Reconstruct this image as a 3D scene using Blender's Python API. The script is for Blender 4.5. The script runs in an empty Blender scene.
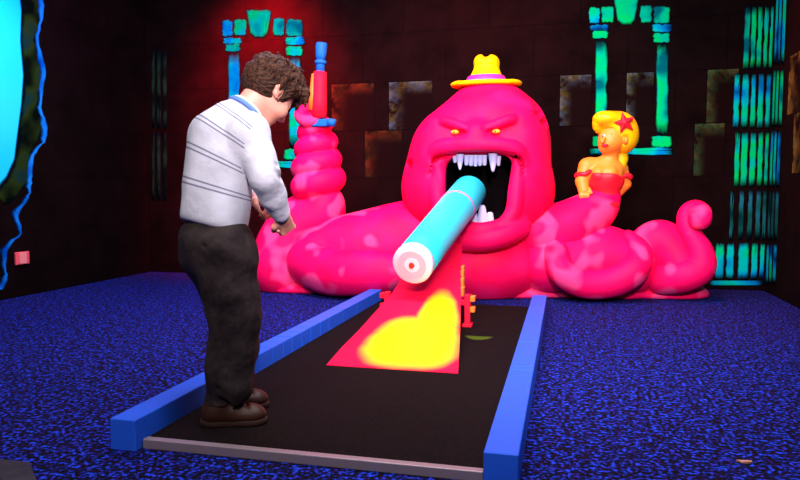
import bpy, math, random
import numpy as np
from mathutils import Vector, Matrix

random.seed(7)
rng = np.random.default_rng(7)
scene = bpy.context.scene
C = scene.collection

# ------------------------------------------------------------------ camera
FOC = 680.0
CAM_H = 0.9
PITCH = math.atan(48 / FOC)
YAW = math.atan(165 / FOC * math.cos(PITCH))
Fv = np.array([-math.sin(YAW) * math.cos(PITCH), math.cos(YAW) * math.cos(PITCH), -math.sin(PITCH)])
Rv = np.array([math.cos(YAW), math.sin(YAW), 0.0])
Uv = np.cross(Rv, Fv)
EYE = np.array([0, 0, CAM_H])


def ray(px, py):
    return Fv + Rv * (px - 400) / FOC - Uv * (py - 240) / FOC


def W(px, py, Y):                      # point at distance Y down the room
    d = ray(px, py)
    return EYE + d * Y / d[1]


def WX(px, py, X):                     # point on a side wall
    d = ray(px, py)
    return EYE + d * X / d[0]


def WZ(px, py, Z=0.0):                 # point on a level surface
    d = ray(px, py)
    return EYE + d * (Z - CAM_H) / d[2]


cam = bpy.data.cameras.new('camera')
cam.sensor_width = 36
cam.lens = 36 * FOC / 800
cam.clip_start = 0.02
co = bpy.data.objects.new('camera', cam)
C.objects.link(co)
co.matrix_world = Matrix(((Rv[0], Uv[0], -Fv[0], EYE[0]), (Rv[1], Uv[1], -Fv[1], EYE[1]),
                          (Rv[2], Uv[2], -Fv[2], EYE[2]), (0, 0, 0, 1)))
scene.camera = co

# room: back wall, left wall, right wall
YB, XL, XR, YF, ZC = 6.78, -4.55, 1.78, -1.6, 3.35


# ------------------------------------------------------------------ materials
def mat(name, col=(0.8, 0.8, 0.8), rough=0.6, metal=0.0, spec=0.4):
    m = bpy.data.materials.new(name)
    m.use_nodes = True
    b = m.node_tree.nodes['Principled BSDF']
    b.inputs['Base Color'].default_value = (*col, 1)
    b.inputs['Roughness'].default_value = rough
    b.inputs['Metallic'].default_value = metal
    b.inputs['Specular IOR Level'].default_value = spec
    return m


class NT:
    def __init__(s, m):
        s.t = m.node_tree
        s.b = s.t.nodes['Principled BSDF']

    def n(s, typ, **kw):
        n = s.t.nodes.new(typ)
        for k, v in kw.items():
            setattr(n, k, v)
        return n

    def l(s, a, b):
        s.t.links.new(a, b)

    def coord(s, which='Object'):
        return s.n('ShaderNodeTexCoord').outputs[which]

    def noise(s, scale, detail=2, vec=None, rough=0.5):
        n = s.n('ShaderNodeTexNoise')
        n.inputs['Scale'].default_value = scale
        n.inputs['Detail'].default_value = detail
        n.inputs['Roughness'].default_value = rough
        s.l(vec if vec is not None else s.coord(), n.inputs['Vector'])
        return n.outputs['Fac']

    def ramp(s, fac, stops, interp='LINEAR'):
        r = s.n('ShaderNodeValToRGB')
        r.color_ramp.interpolation = interp
        e = r.color_ramp.elements
        while len(e) < len(stops):
            e.new(0.5)
        for i, (p, c) in enumerate(stops):
            e[i].position = p
            e[i].color = (*c, 1) if len(c) == 3 else c
        s.l(fac, r.inputs['Fac'])
        return r.outputs['Color']

    def math(s, op, a, b=None, clamp=False):
        n = s.n('ShaderNodeMath', operation=op, use_clamp=clamp)
        for i, v in enumerate((a, b)):
            if v is None:
                continue
            if isinstance(v, (int, float)):
                n.inputs[i].default_value = v
            else:
                s.l(v, n.inputs[i])
        return n.outputs[0]

    def mix(s, fac, a, b, blend='MIX'):
        n = s.n('ShaderNodeMix', data_type='RGBA', blend_type=blend)
        for i, v in ((0, fac), (6, a), (7, b)):
            if isinstance(v, (int, float)):
                n.inputs[i].default_value = v
            elif isinstance(v, tuple):
                n.inputs[i].default_value = (*v, 1)
            else:
                s.l(v, n.inputs[i])
        return n.outputs[2]

    def col(s, c):
        s.l(c, s.b.inputs['Base Color'])

    def bump(s, h, strength=0.3, dist=0.01):
        n = s.n('ShaderNodeBump')
        n.inputs['Strength'].default_value = strength
        n.inputs['Distance'].default_value = dist
        s.l(h, n.inputs['Height'])
        s.l(n.outputs['Normal'], s.b.inputs['Normal'])


def m_carpet():
    m = mat('blue_speckled_carpet', rough=0.95, spec=0.1)
    t = NT(m)
    a = t.noise(62, 2.0)
    b = t.noise(21, 1)
    f = t.math('ADD', t.math('MULTIPLY', a, 0.8), t.math('MULTIPLY', b, 0.22))
    c = t.ramp(f, [(0.48, (0.002, 0.001, 0.007)), (0.552, (0.004, 0.008, 0.13)), (0.64, (0.009, 0.055, 0.66))])
    v = t.ramp(t.noise(30, 1), [(0.47, (1, 1, 1)), (0.68, (2.6, 0.55, 0.75))])
    t.col(t.mix(1.0, c, v, 'MULTIPLY'))
    t.bump(a, 0.5, 0.01)
    return m


def m_mat():
    m = mat('black_putting_felt', rough=0.95, spec=0.08)
    t = NT(m)
    base = t.ramp(t.noise(120, 2), [(0.35, (0.0025, 0.0012, 0.0012)), (0.7, (0.010, 0.0045, 0.0045))])
    # green smear of old paint beside the ramp
    p = WZ(478, 338, 0.03)
    sep = t.n('ShaderNodeSeparateXYZ')
    t.l(t.coord(), sep.inputs[0])
    dx = t.math('DIVIDE', t.math('SUBTRACT', sep.outputs[0], float(p[0])), 0.09)
    cy = t.math('MULTIPLY', t.math('MULTIPLY', dx, dx), -0.05)
    dy = t.math('DIVIDE', t.math('ADD', t.math('SUBTRACT', sep.outputs[1], float(p[1])), cy), 0.055)
    d = t.math('ADD', t.math('MULTIPLY', dx, dx), t.math('MULTIPLY', dy, dy))
    k = t.math('MULTIPLY', t.math('SUBTRACT', 1.0, d, True), 2.0, True)
    t.col(t.mix(t.math('MULTIPLY', k, 0.8), base, (0.07, 0.10, 0.005)))
    t.bump(t.noise(160, 1), 0.4, 0.004)
    return m


def m_octo(name, base, pale, spots=0.5, scale=2.6, thr=0.58):
    m = mat(name, base, rough=0.55, spec=0.10)
    t = NT(m)
    f = t.noise(scale, 1.0)
    k = t.ramp(f, [(thr, (0, 0, 0)), (thr + 0.09, (1, 1, 1))])
    mot = t.ramp(t.noise(5.5, 3), [(0.3, (base[0], base[1] * 0.6, base[2] * 0.65)), (0.7, base)])
    t.col(t.mix(t.math('MULTIPLY', k, spots), mot, pale))
    t.bump(t.noise(38, 3), 0.12, 0.01)
    return m


def m_paint(name, stops, edge=(0.002, 0.006, 0.01), scale=4.0, seed=0.0):
    """mural paint: blotchy colours inside, nearly black at the painted outline"""
    m = mat(name, rough=0.9, spec=0.0)
    t = NT(m)
    mp = t.n('ShaderNodeMapping')
    mp.inputs['Location'].default_value = (seed, seed * 0.7, seed * 1.3)
    t.l(t.coord(), mp.inputs['Vector'])
    c = t.ramp(t.noise(scale, 1.5, mp.outputs[0], 0.45), stops)
    a = t.n('ShaderNodeAttribute', attribute_name='inner')
    e = t.math('ADD', a.outputs['Fac'], t.math('MULTIPLY', t.math('SUBTRACT', t.noise(22, 3, mp.outputs[0]), 0.5), 0.35))
    k = t.ramp(e, [(0.08, (0, 0, 0)), (0.75, (1, 1, 1))])
    t.col(t.mix(k, edge, c))
    return m


def m_wall(name, base):
    m = mat(name, base, rough=0.92, spec=0.04)
    t = NT(m)
    lo = tuple(x * 0.5 for x in base)
    hi = tuple(x * 1.7 for x in base)
    t.col(t.ramp(t.noise(3.0, 6, rough=0.7), [(0.3, lo), (0.72, hi)]))
    t.bump(t.noise(60, 3), 0.2, 0.004)
    return m


def m_block(name, c1, c2, amount):
    """wall block dry-brushed with paint: bright along its upper and left edges"""
    m = mat(name, rough=0.92, spec=0.04)
    t = NT(m)
    sep = t.n('ShaderNodeSeparateXYZ')
    t.l(t.coord('UV'), sep.inputs[0])
    ed = t.math('MAXIMUM', t.math('SUBTRACT', 1.0, t.math('MULTIPLY', sep.outputs[0], 2.4), True),
                t.math('SUBTRACT', 1.0, t.math('MULTIPLY', t.math('SUBTRACT', 1.0, sep.outputs[1]), 3.4), True))
    ed = t.math('POWER', ed, 1.6)
    nz = t.noise(6.5, 6, rough=0.7)
    k = t.math('MULTIPLY', t.ramp(nz, [(0.38, (0, 0, 0)), (0.62, (1, 1, 1))]), ed, True)
    c = t.ramp(t.noise(9, 2), [(0.38, c1), (0.62, c2)])
    t.col(t.mix(t.math('MULTIPLY', k, amount), (0.0045, 0.0017, 0.0018), c))
    return m


PINK = (1.0, 0.003, 0.105)
M = dict(
    carpet=m_carpet(), felt=m_mat(),
    skin_head=m_octo('pink_octopus_head_paint', PINK, (1.0, 0.012, 0.17), 0.5, 2.2, 0.6),
    skin_arm=m_octo('spotted_pink_tentacle_paint', (1.0, 0.003, 0.135), (1.0, 0.07, 0.27), 0.75, 4.2, 0.56),
    mouth=mat('black_mouth_interior', (0.004, 0.002, 0.003), 0.9, spec=0.05),
    tooth=mat('pale_tooth_paint', (0.55, 0.52, 0.78), 0.5),
    yellow=mat('fluorescent_yellow_paint', (1.0, 0.74, 0.002), 0.5, spec=0.1),
    eye=mat('yellow_eye_paint', (0.95, 0.5, 0.04), 0.3),
    band=mat('magenta_hat_band_paint', (0.75, 0.03, 0.38), 0.5),
    cyan=mat('cyan_tube_paint', (0.03, 0.66, 0.80), 0.45, spec=0.12),
    cyan_end=mat('pale_pink_disc_paint', (0.95, 0.52, 0.62), 0.5),
    white_end=mat('white_rim_paint', (0.85, 0.80, 0.9), 0.5),
    red=mat('red_paint', (0.9, 0.03, 0.02), 0.5),
    rail=mat('blue_painted_timber', (0.014, 0.098, 0.66), 0.55, spec=0.2),
    metal=mat('aluminium_edge', (0.30, 0.225, 0.235), 0.45, 0.4),
    dark=m_wall('black_wall_paint', (0.0024, 0.0010, 0.0014)),
    block=m_wall('dark_stone_block_paint', (0.0045, 0.0017, 0.0018)),
    ceil=mat('black_ceiling', (0.006, 0.005, 0.007), 0.95, spec=0.02),
    gunblue=mat('gun_blue_paint', (0.012, 0.15, 0.58), 0.5, spec=0.12),
    gunred=mat('gun_red_paint', (1.0, 0.012, 0.045), 0.55, spec=0.1),
    orange=mat('orange_paint', (1.0, 0.22, 0.02), 0.5),
    doll=mat('orange_skin_paint', (1.0, 0.30, 0.03), 0.45),
    hairy=mat('yellow_hair_paint', (1.0, 0.60, 0.0), 0.45),
    dress=mat('red_dress_paint', (0.9, 0.012, 0.03), 0.5),
    lips=mat('crimson_lip_paint', (0.7, 0.005, 0.03), 0.4),
    white=mat('white_eye_paint', (0.9, 0.9, 0.95), 0.3),
    black=mat('black_paint', (0.005, 0.005, 0.005), 0.4),
    shoe=mat('brown_leather', (0.040, 0.013, 0.007), 0.5, spec=0.25),
    sole=mat('dark_rubber_sole', (0.030, 0.012, 0.008), 0.8, spec=0.2),
    lace=mat('pale_lace', (0.26, 0.17, 0.13), 0.8),
    slab=m_wall('dark_grey_rubber', (0.035, 0.030, 0.040)),
    plate=mat('red_socket_plate', (0.9, 0.10, 0.13), 0.4),
    plate2=mat('pale_red_socket_cover', (0.9, 0.30, 0.28), 0.4),
    collar=mat('blue_collar_knit', (0.12, 0.22, 0.62), 0.9, spec=0.1),
    shirt=mat('white_undershirt', (0.78, 0.74, 0.84), 0.9, spec=0.1),
)


def m_skin():
    m = mat('human_skin', (0.72, 0.30, 0.21), 0.5)
    t = NT(m)
    t.col(t.ramp(t.noise(14, 3), [(0.35, (0.66, 0.24, 0.17)), (0.65, (0.78, 0.34, 0.25))]))
    t.b.inputs['Subsurface Weight'].default_value = 0.08
    t.b.inputs['Subsurface Radius'].default_value = (0.02, 0.008, 0.004)
    return m


def m_hair():
    m = mat('brown_hair', (0.06, 0.03, 0.018), 0.6, spec=0.15)
    t = NT(m)
    mp = t.n('ShaderNodeMapping')
    mp.inputs['Rotation'].default_value = (0, -0.9, 0)
    mp.inputs['Scale'].default_value = (14, 60, 60)
    t.l(t.coord(), mp.inputs['Vector'])
    f = t.noise(1.6, 4, mp.outputs[0])
    t.col(t.ramp(f, [(0.35, (0.018, 0.006, 0.004)), (0.7, (0.085, 0.031, 0.016))]))
    t.bump(f, 0.8, 0.02)
    return m


def m_sweater():
    m = mat('grey_striped_knit', (0.56, 0.54, 0.60), 0.9, spec=0.1)
    t = NT(m)
    a = t.n('ShaderNodeAttribute', attribute_name='stripe').outputs['Fac']
    tot = None
    for c in (1.135, 1.052, 0.962, 0.872):
        for dz in (0.0, 0.014):
            d = t.math('ABSOLUTE', t.math('SUBTRACT', a, c + dz))
            k = t.math('LESS_THAN', d, 0.0026)
            tot = k if tot is None else t.math('MAXIMUM', tot, k)
    knit = t.ramp(t.noise(9, 3), [(0.3, (0.50, 0.49, 0.54)), (0.7, (0.60, 0.58, 0.64))])
    t.col(t.mix(t.math('MULTIPLY', tot, 0.8), knit, (0.10, 0.10, 0.17)))
    t.bump(t.noise(11, 3), 0.35, 0.03)
    return m


def m_denim():
    m = mat('black_denim', (0.03, 0.022, 0.024), 0.85, spec=0.15)
    t = NT(m)
    f = t.noise(9, 5, rough=0.65)
    t.col(t.ramp(f, [(0.35, (0.010, 0.006, 0.007)), (0.7, (0.045, 0.029, 0.027))]))
    t.bump(t.noise(8, 4), 0.6, 0.03)
    return m


def m_ramp():
    """pink ramp with a soft-edged blob of sprayed yellow paint (UV: u across, v along)"""
    m = mat('pink_ramp_paint', (1.0, 0.004, 0.048), 0.5, spec=0.2)
    t = NT(m)
    sep = t.n('ShaderNodeSeparateXYZ')
    t.l(t.coord('UV'), sep.inputs[0])

    def blob(cu, cv, ru, rv, p=2):
        a = t.math('POWER', t.math('ABSOLUTE', t.math('DIVIDE', t.math('SUBTRACT', sep.outputs[0], cu), ru)), p)
        b = t.math('POWER', t.math('ABSOLUTE', t.math('DIVIDE', t.math('SUBTRACT', sep.outputs[1], cv), rv)), p)
        return t.math('SUBTRACT', 1.0, t.math('ADD', a, b))
    d = t.math('MAXIMUM', blob(0.575, 0.190, 0.465, 0.200, 2.6), blob(0.74, 0.33, 0.27, 0.27, 2.2))
    d = t.math('ADD', d, t.math('MULTIPLY', t.math('SUBTRACT', t.noise(6, 1), 0.5), 0.3))
    k = t.ramp(d, [(0.0, (0, 0, 0)), (0.7, (1, 1, 1))], 'EASE')
    t.col(t.mix(k, (1.0, 0.004, 0.048), (1.0, 0.66, 0.0)))
    return m


M['skin'], M['hair'], M['sweater'], M['denim'], M['ramp'] = m_skin(), m_hair(), m_sweater(), m_denim(), m_ramp()

CY = [(0.30, (0.0, 0.04, 0.16)), (0.42, (0.0, 0.24, 0.55)), (0.53, (0.0, 0.50, 0.50)), (0.66, (0.0, 0.58, 0.20))]
GR = [(0.32, (0.0, 0.12, 0.14)), (0.44, (0.0, 0.50, 0.26)), (0.56, (0.0, 0.62, 0.10)), (0.68, (0.0, 0.50, 0.40))]
DM = [(0.35, (0.0, 0.02, 0.03)), (0.5, (0.005, 0.09, 0.07)), (0.65, (0.01, 0.15, 0.2))]
DK = [(0.35, (0.002, 0.006, 0.004)), (0.5, (0.008, 0.035, 0.018)), (0.65, (0.012, 0.05, 0.03))]
M['mural_cyan'] = m_paint('cyan_mural_paint', CY)
M['mural_green'] = m_paint('green_mural_paint', GR, seed=3.0)
M['mural_dim'] = m_paint('dim_mural_paint', DM, seed=5.0)
M['mural_dark'] = m_paint('dark_green_mural_paint', DK, seed=8.0)
M['sky'] = m_paint('sky_mural_paint', [(0.3, (0.005, 0.66, 0.95)), (0.7, (0.03, 0.80, 0.95))], edge=(0.0, 0.3, 0.7), scale=1.0)
M['rock'] = m_paint('rock_mural_paint', [(0.38, (0.002, 0.004, 0.003)), (0.55, (0.016, 0.035, 0.006)), (0.70, (0.004, 0.03, 0.03))], edge=(0.001, 0.003, 0.006), seed=2.0)
M['rimblue'] = m_paint('blue_edge_mural_paint', [(0.3, (0.0, 0.06, 0.4)), (0.6, (0.01, 0.28, 0.9))], edge=(0.001, 0.004, 0.02), scale=5)
BL = [m_block('brushed_stone_block', (0.09, 0.10, 0.02), (0.05, 0.10, 0.14), 1.0),
      m_block('brushed_orange_block', (0.16, 0.045, 0.012), (0.05, 0.05, 0.01), 0.4),
      m_block('brushed_green_block', (0.03, 0.13, 0.05), (0.08, 0.09, 0.02), 0.8),
      m_block('brushed_olive_block', (0.20, 0.17, 0.02), (0.10, 0.13, 0.03), 1.0)]


# ------------------------------------------------------------------ object helpers
def tag(o, label=None, cat=None, group=None, kind=None):
    for k, v in (('label', label), ('category', cat), ('group', group), ('kind', kind)):
        if v:
            o[k] = v
    return o


def empty(name, loc, label, cat, rz=0.0, group=None):
    o = bpy.data.objects.new(name, None)
    o.empty_display_size = 0.1
    o.location = loc
    o.rotation_euler = (0, 0, rz)
    C.objects.link(o)
    return tag(o, label, cat, group)


def link_mesh(name, me, mats, parent=None, smooth=True):
    if not isinstance(mats, (list, tuple)):
        mats = [mats]
    for mm in mats:
        me.materials.append(mm)
    if smooth:
        me.polygons.foreach_set('use_smooth', [True] * len(me.polygons))
    o = bpy.data.objects.new(name, me)
    C.objects.link(o)
    if parent is not None:
        o.parent = parent
        bpy.context.view_layer.update()
        o.matrix_parent_inverse = parent.matrix_world.inverted()
    return o


class MB:
    """collects shapes for one mesh"""

    def __init__(s):
        s.v, s.f, s.mi, s.inner, s.uv = [], [], [], [], {}

    def add(s, vs, fs, mi=0, inner=1.0):
        n = len(s.v)
        s.v += [tuple(map(float, v)) for v in vs]
        if isinstance(inner, (int, float)):
            inner = [inner] * len(vs)
        s.inner += list(inner)
        for f in fs:
            s.f.append(tuple(i + n for i in f))
            s.mi.append(mi)
        return s

    def box(s, lo, hi, mi=0):
        (a, b, c), (d, e, f) = lo, hi
        vs = [(a, b, c), (d, b, c), (d, e, c), (a, e, c), (a, b, f), (d, b, f), (d, e, f), (a, e, f)]
        return s.add(vs, [(0, 3, 2, 1), (4, 5, 6, 7), (0, 1, 5, 4), (1, 2, 6, 5), (2, 3, 7, 6), (3, 0, 4, 7)], mi)

    def tube(s, pts, rs, n=20, cap=True, mi=0):
        pts = [Vector(p) for p in pts]
        if not hasattr(rs, '__len__'):
            rs = [rs] * len(pts)
        vs, fs = [], []
        t0 = (pts[1] - pts[0]).normalized()
        up = Vector((0, 0, 1)) if abs(t0.z) < 0.9 else Vector((1, 0, 0))
        nrm = (up - t0 * up.dot(t0)).normalized()
        for i, p in enumerate(pts):
            t = (pts[min(i + 1, len(pts) - 1)] - pts[max(i - 1, 0)])
            if t.length < 1e-9:
                t = t0
            t.normalize()
            nrm = (nrm - t * nrm.dot(t)).normalized()
            bn = t.cross(nrm)
            for k in range(n):
                a = 2 * math.pi * k / n
                vs.append(p + (nrm * math.cos(a) + bn * math.sin(a)) * rs[i])
        for i in range(len(pts) - 1):
            for k in range(n):
                k2 = (k + 1) % n
                fs.append((i * n + k, i * n + k2, (i + 1) * n + k2, (i + 1) * n + k))
        if cap:
            fs.append(tuple(range(n - 1, -1, -1)))
            m_ = (len(pts) - 1) * n
            fs.append(tuple(range(m_, m_ + n)))
        return s.add(vs, fs, mi)

    def lathe(s, c, prof, n=40, sx=1.0, sy=1.0, fn=None, mi=0):
        """prof: (radius, z) pairs round a vertical axis; fn bends each point"""
        vs, fs = [], []
        for r, z in prof:
            for k in range(n):
                a = 2 * math.pi * k / n
                p = Vector((r * math.cos(a) * sx, r * math.sin(a) * sy, z))
                if fn:
                    p = fn(p, a)
                vs.append(p + Vector(c))
        for i in range(len(prof) - 1):
            for k in range(n):
                k2 = (k + 1) % n
                fs.append((i * n + k, i * n + k2, (i + 1) * n + k2, (i + 1) * n + k))
        fs.append(tuple(range(n - 1, -1, -1)))
        m_ = (len(prof) - 1) * n
        fs.append(tuple(range(m_, m_ + n)))
        return s.add(vs, fs, mi)

    def relief(s, pts, nrm, depth, inset=0.25, mi=0, base=None):
        """flat painted shape: outline pts (on a wall), raised by depth along nrm, inner ring marked"""
        pts = [np.array(p, float) for p in pts]
        nrm = np.array(nrm, float)
        c = sum(pts) / len(pts)
        n = len(pts)
        back = [p + nrm * 0.001 for p in pts]
        front = [p + nrm * depth for p in pts]
        ring = [p + (c - p) * inset + nrm * depth * 1.05 for p in pts]
        vs = back + front + ring + [c + nrm * depth * 1.1]
        fs = []
        for k in range(n):
            k2 = (k + 1) % n
            fs += [(k, k2, n + k2, n + k), (n + k, n + k2, 2 * n + k2, 2 * n + k), (2 * n + k, 2 * n + k2, 3 * n)]
        # wind towards nrm
        a, b, d = vs[2 * n], vs[2 * n + 1], vs[3 * n]
        if np.dot(np.cross(b - a, d - a), nrm) < 0:
            fs = [tuple(reversed(f)) for f in fs]
        return s.add(vs, fs, mi, [0.0] * n + [0.0] * n + [1.0] * n + [1.0])

    def strip(s, A_, B_, nrm, depth, cols=4, inner=(0, 1, 1, 1, 0)):
        """band of paint between two outlines on a wall"""
        nrm = np.array(nrm, float)
        vs, inn_ = [], []
        for a, b in zip(A_, B_):
            for j in range(cols + 1):
                vs.append(np.array(a) + (np.array(b) - np.array(a)) * j / cols + nrm * (depth if 0 < j < cols else 0.001))
                inn_.append(inner[j])
        fs = []
        for i in range(len(A_) - 1):
            for j in range(cols):
                q = i * (cols + 1) + j
                fs.append((q, q + 1, q + cols + 2, q + cols + 1))
        q = fs[0]
        if np.dot(np.cross(vs[q[1]] - vs[q[0]], vs[q[3]] - vs[q[0]]), nrm) < 0:
            fs = [tuple(reversed(f)) for f in fs]
        return s.add(vs, fs, 0, inn_)

    def build(s, name, mats, parent=None, smooth=False):
        me = bpy.data.meshes.new(name)
        me.from_pydata(s.v, [], s.f)
        me.update()
        at = me.attributes.new('inner', 'FLOAT', 'POINT')
        at.data.foreach_set('value', s.inner)
        if not isinstance(mats, (list, tuple)):
            mats = [mats]
        o = link_mesh(name, me, mats, parent, smooth)
        me.polygons.foreach_set('material_index', s.mi)
        return o


def bevel(o, w=0.006, seg=2):
    m = o.modifiers.new('bevel', 'BEVEL')
    m.width = w
    m.segments = seg
    m.limit_method = 'ANGLE'
    m.angle_limit = math.radians(40)
    return o


# ------------------------------------------------------------------ distance-field modelling
class SDF:
    def __init__(s, lo, hi, h):
        s.lo = np.array(lo, float)
        s.h = h
        s.n = np.ceil((np.array(hi, float) - s.lo) / h).astype(int) + 1
        s.f = np.full(s.n, 9.0, np.float32)

    def win(s, lo, hi, pad):
        a = np.maximum(((np.array(lo) - pad - s.lo) / s.h).astype(int), 0)
        b = np.minimum(((np.array(hi) + pad - s.lo) / s.h).astype(int) + 2, s.n)
        if np.any(b <= a):
            return None, None
        sl = tuple(slice(i, j) for i, j in zip(a, b))
        ax = [(s.lo[k] + s.h * np.arange(a[k], b[k])).astype(np.float32) for k in range(3)]
        return sl, np.meshgrid(*ax, indexing='ij', sparse=True)

    def _put(s, sl, d, k, sub):
        f = s.f[sl]
        if sub:
            if k > 0:
                hh = np.maximum(k - np.abs(f + d), 0) / k
                s.f[sl] = np.maximum(f, -d) + hh * hh * k * 0.25
            else:
                s.f[sl] = np.maximum(f, -d)
        else:
            if k > 0:
                hh = np.maximum(k - np.abs(f - d), 0) / k
                s.f[sl] = np.minimum(f, d) - hh * hh * k * 0.25
            else:
                s.f[sl] = np.minimum(f, d)

    def cap(s, a, b, ra, rb=None, k=0.02, sub=False, flat=None):
        rb = ra if rb is None else rb
        a, b = np.array(a, float), np.array(b, float)
        R = max(ra, rb)
        sl, g = s.win(np.minimum(a, b) - R, np.maximum(a, b) + R, k + 3 * s.h)
        if sl is None:
            return s
        ab = b - a
        L = max(float(ab @ ab), 1e-9)
        t = np.clip(((g[0] - a[0]) * ab[0] + (g[1] - a[1]) * ab[1] + (g[2] - a[2]) * ab[2]) / L, 0, 1)
        d = np.sqrt((g[0] - a[0] - t * ab[0]) ** 2 + (g[1] - a[1] - t * ab[1]) ** 2 + (g[2] - a[2] - t * ab[2]) ** 2)
        s._put(sl, d - (ra + (rb - ra) * t), k, sub)
        return s

    def chain(s, pts, rs, k=0.02, sub=False):
        if not hasattr(rs, '__len__'):
            rs = [rs] * len(pts)
        for i in range(len(pts) - 1):
            s.cap(pts[i], pts[i + 1], rs[i], rs[i + 1], k if i == 0 else min(k, 0.012), sub)
        return s

    def ell(s, c, r, k=0.02, rot=None, sub=False):
        c, r = np.array(c, float), np.array(r, float)
        if not r.shape:
            r = np.array([float(r)] * 3)
        R = r if rot is None else np.array([r.max()] * 3)
        sl, g = s.win(c - R, c + R, k + 3 * s.h)
        if sl is None:
            return s
        p = [g[i] - c[i] for i in range(3)]
        if rot is not None:
            m = np.array(rot)           # rows = local axes
            p = [m[i][0] * p[0] + m[i][1] * p[1] + m[i][2] * p[2] for i in range(3)]
        k0 = np.sqrt((p[0] / r[0]) ** 2 + (p[1] / r[1]) ** 2 + (p[2] / r[2]) ** 2)
        k1 = np.sqrt((p[0] / r[0] ** 2) ** 2 + (p[1] / r[1] ** 2) ** 2 + (p[2] / r[2] ** 2) ** 2) + 1e-6
        s._put(sl, k0 * (k0 - 1) / k1, k, sub)
        return s

    def box(s, c, hx, rd=0.02, k=0.02, rot=None, sub=False):
        c, hx = np.array(c, float), np.array(hx, float)
        R = hx + rd if rot is None else np.array([np.linalg.norm(hx) + rd] * 3)
        sl, g = s.win(c - R, c + R, k + 3 * s.h)
        if sl is None:
            return s
        p = [g[i] - c[i] for i in range(3)]
        if rot is not None:
            m = np.array(rot)
            p = [m[i][0] * p[0] + m[i][1] * p[1] + m[i][2] * p[2] for i in range(3)]
        q = [np.abs(p[i]) - hx[i] + rd for i in range(3)]
        d = np.sqrt(sum(np.maximum(x, 0) ** 2 for x in q)) + np.minimum(np.maximum(np.maximum(q[0], q[1]), q[2]), 0) - rd
        s._put(sl, d, k, sub)
        return s

    def plane(s, p, n, k=0.0):
        """keep the side the normal points away from"""
        n = np.array(n, float) / np.linalg.norm(n)
        ax = [(s.lo[i] + s.h * np.arange(s.n[i])).astype(np.float32) for i in range(3)]
        g = np.meshgrid(*ax, indexing='ij', sparse=True)
        d = (g[0] - p[0]) * n[0] + (g[1] - p[1]) * n[1] + (g[2] - p[2]) * n[2]
        if k > 0:
            hh = np.maximum(k - np.abs(s.f - d), 0) / k
            s.f = np.maximum(s.f, d) + hh * hh * k * 0.25
        else:
            s.f = np.maximum(s.f, d)
        return s

    def wob(s, amp, fr, seed=0):
        """gentle lumps: a few sine waves"""
        r = np.random.default_rng(seed)
        ax = [(s.lo[i] + s.h * np.arange(s.n[i])).astype(np.float32) for i in range(3)]
        g = np.meshgrid(*ax, indexing='ij', sparse=True)
        for _ in range(6):
            k = r.normal(size=3)
            k = k / np.linalg.norm(k) * fr * r.uniform(0.6, 1.6)
            s.f = s.f + (amp / 3 * np.sin(k[0] * g[0] + k[1] * g[1] + k[2] * g[2] + r.uniform(0, 6.3))).astype(np.float32)
        return s

    def nets(s):
        f = s.f
        # shut the border so that the surface is closed
        for ax in range(3):
            for i in (0, -1):
                ix = [slice(None)] * 3
                ix[ax] = i
                f[tuple(ix)] = np.maximum(f[tuple(ix)], 1e-4)
        sg = f < 0
        n = np.array(f.shape)
        cnt = np.zeros(n - 1, np.int8)
        for dx in (0, 1):
            for dy in (0, 1):
                for dz in (0, 1):
                    cnt += sg[dx:n[0] - 1 + dx, dy:n[1] - 1 + dy, dz:n[2] - 1 + dz]
        act = (cnt > 0) & (cnt < 8)
        idx = np.argwhere(act)
        num = -np.ones(n - 1, np.int64)
        num[act] = np.arange(len(idx))
        acc = np.zeros((len(idx), 3))
        c = np.zeros(len(idx))
        corners = [(x, y, z) for x in (0, 1) for y in (0, 1) for z in (0, 1)]
        for a in corners:
            for ax in range(3):
                if a[ax]:
                    continue
                b = list(a)
                b[ax] = 1
                ia, ib = idx + np.array(a), idx + np.array(b)
                fa = f[ia[:, 0], ia[:, 1], ia[:, 2]].astype(float)
                fb = f[ib[:, 0], ib[:, 1], ib[:, 2]].astype(float)
                mk = (fa < 0) != (fb < 0)
                t = np.where(mk, fa / np.where(mk, fa - fb, 1), 0)
                p = np.tile(np.array(a, float), (len(idx), 1))
                p[:, ax] += t
                acc[mk] += p[mk]
                c += mk
        v = s.lo + (idx + acc / c[:, None]) * s.h
        quads = []
        for ax in range(3):
            o1, o2 = (ax + 1) % 3, (ax + 2) % 3
            a_ = [slice(1, -1)] * 3
            a_[ax] = slice(0, -1)
            b_ = [slice(1, -1)] * 3
            b_[ax] = slice(1, None)
            sa, sb = sg[tuple(a_)], sg[tuple(b_)]
            e = np.argwhere(sa != sb)
            off = np.ones(3, int)
            off[ax] = 0
            flip = sa[e[:, 0], e[:, 1], e[:, 2]]
            e = e + off

            def cell(d1, d2):
                q = e.copy()
                q[:, o1] -= d1
                q[:, o2] -= d2
                return num[q[:, 0], q[:, 1], q[:, 2]]
            q = np.stack([cell(1, 1), cell(0, 1), cell(0, 0), cell(1, 0)], 1)
            q[~flip] = q[~flip][:, ::-1]
            quads.append(q)
        return v, np.concatenate(quads)


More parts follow.
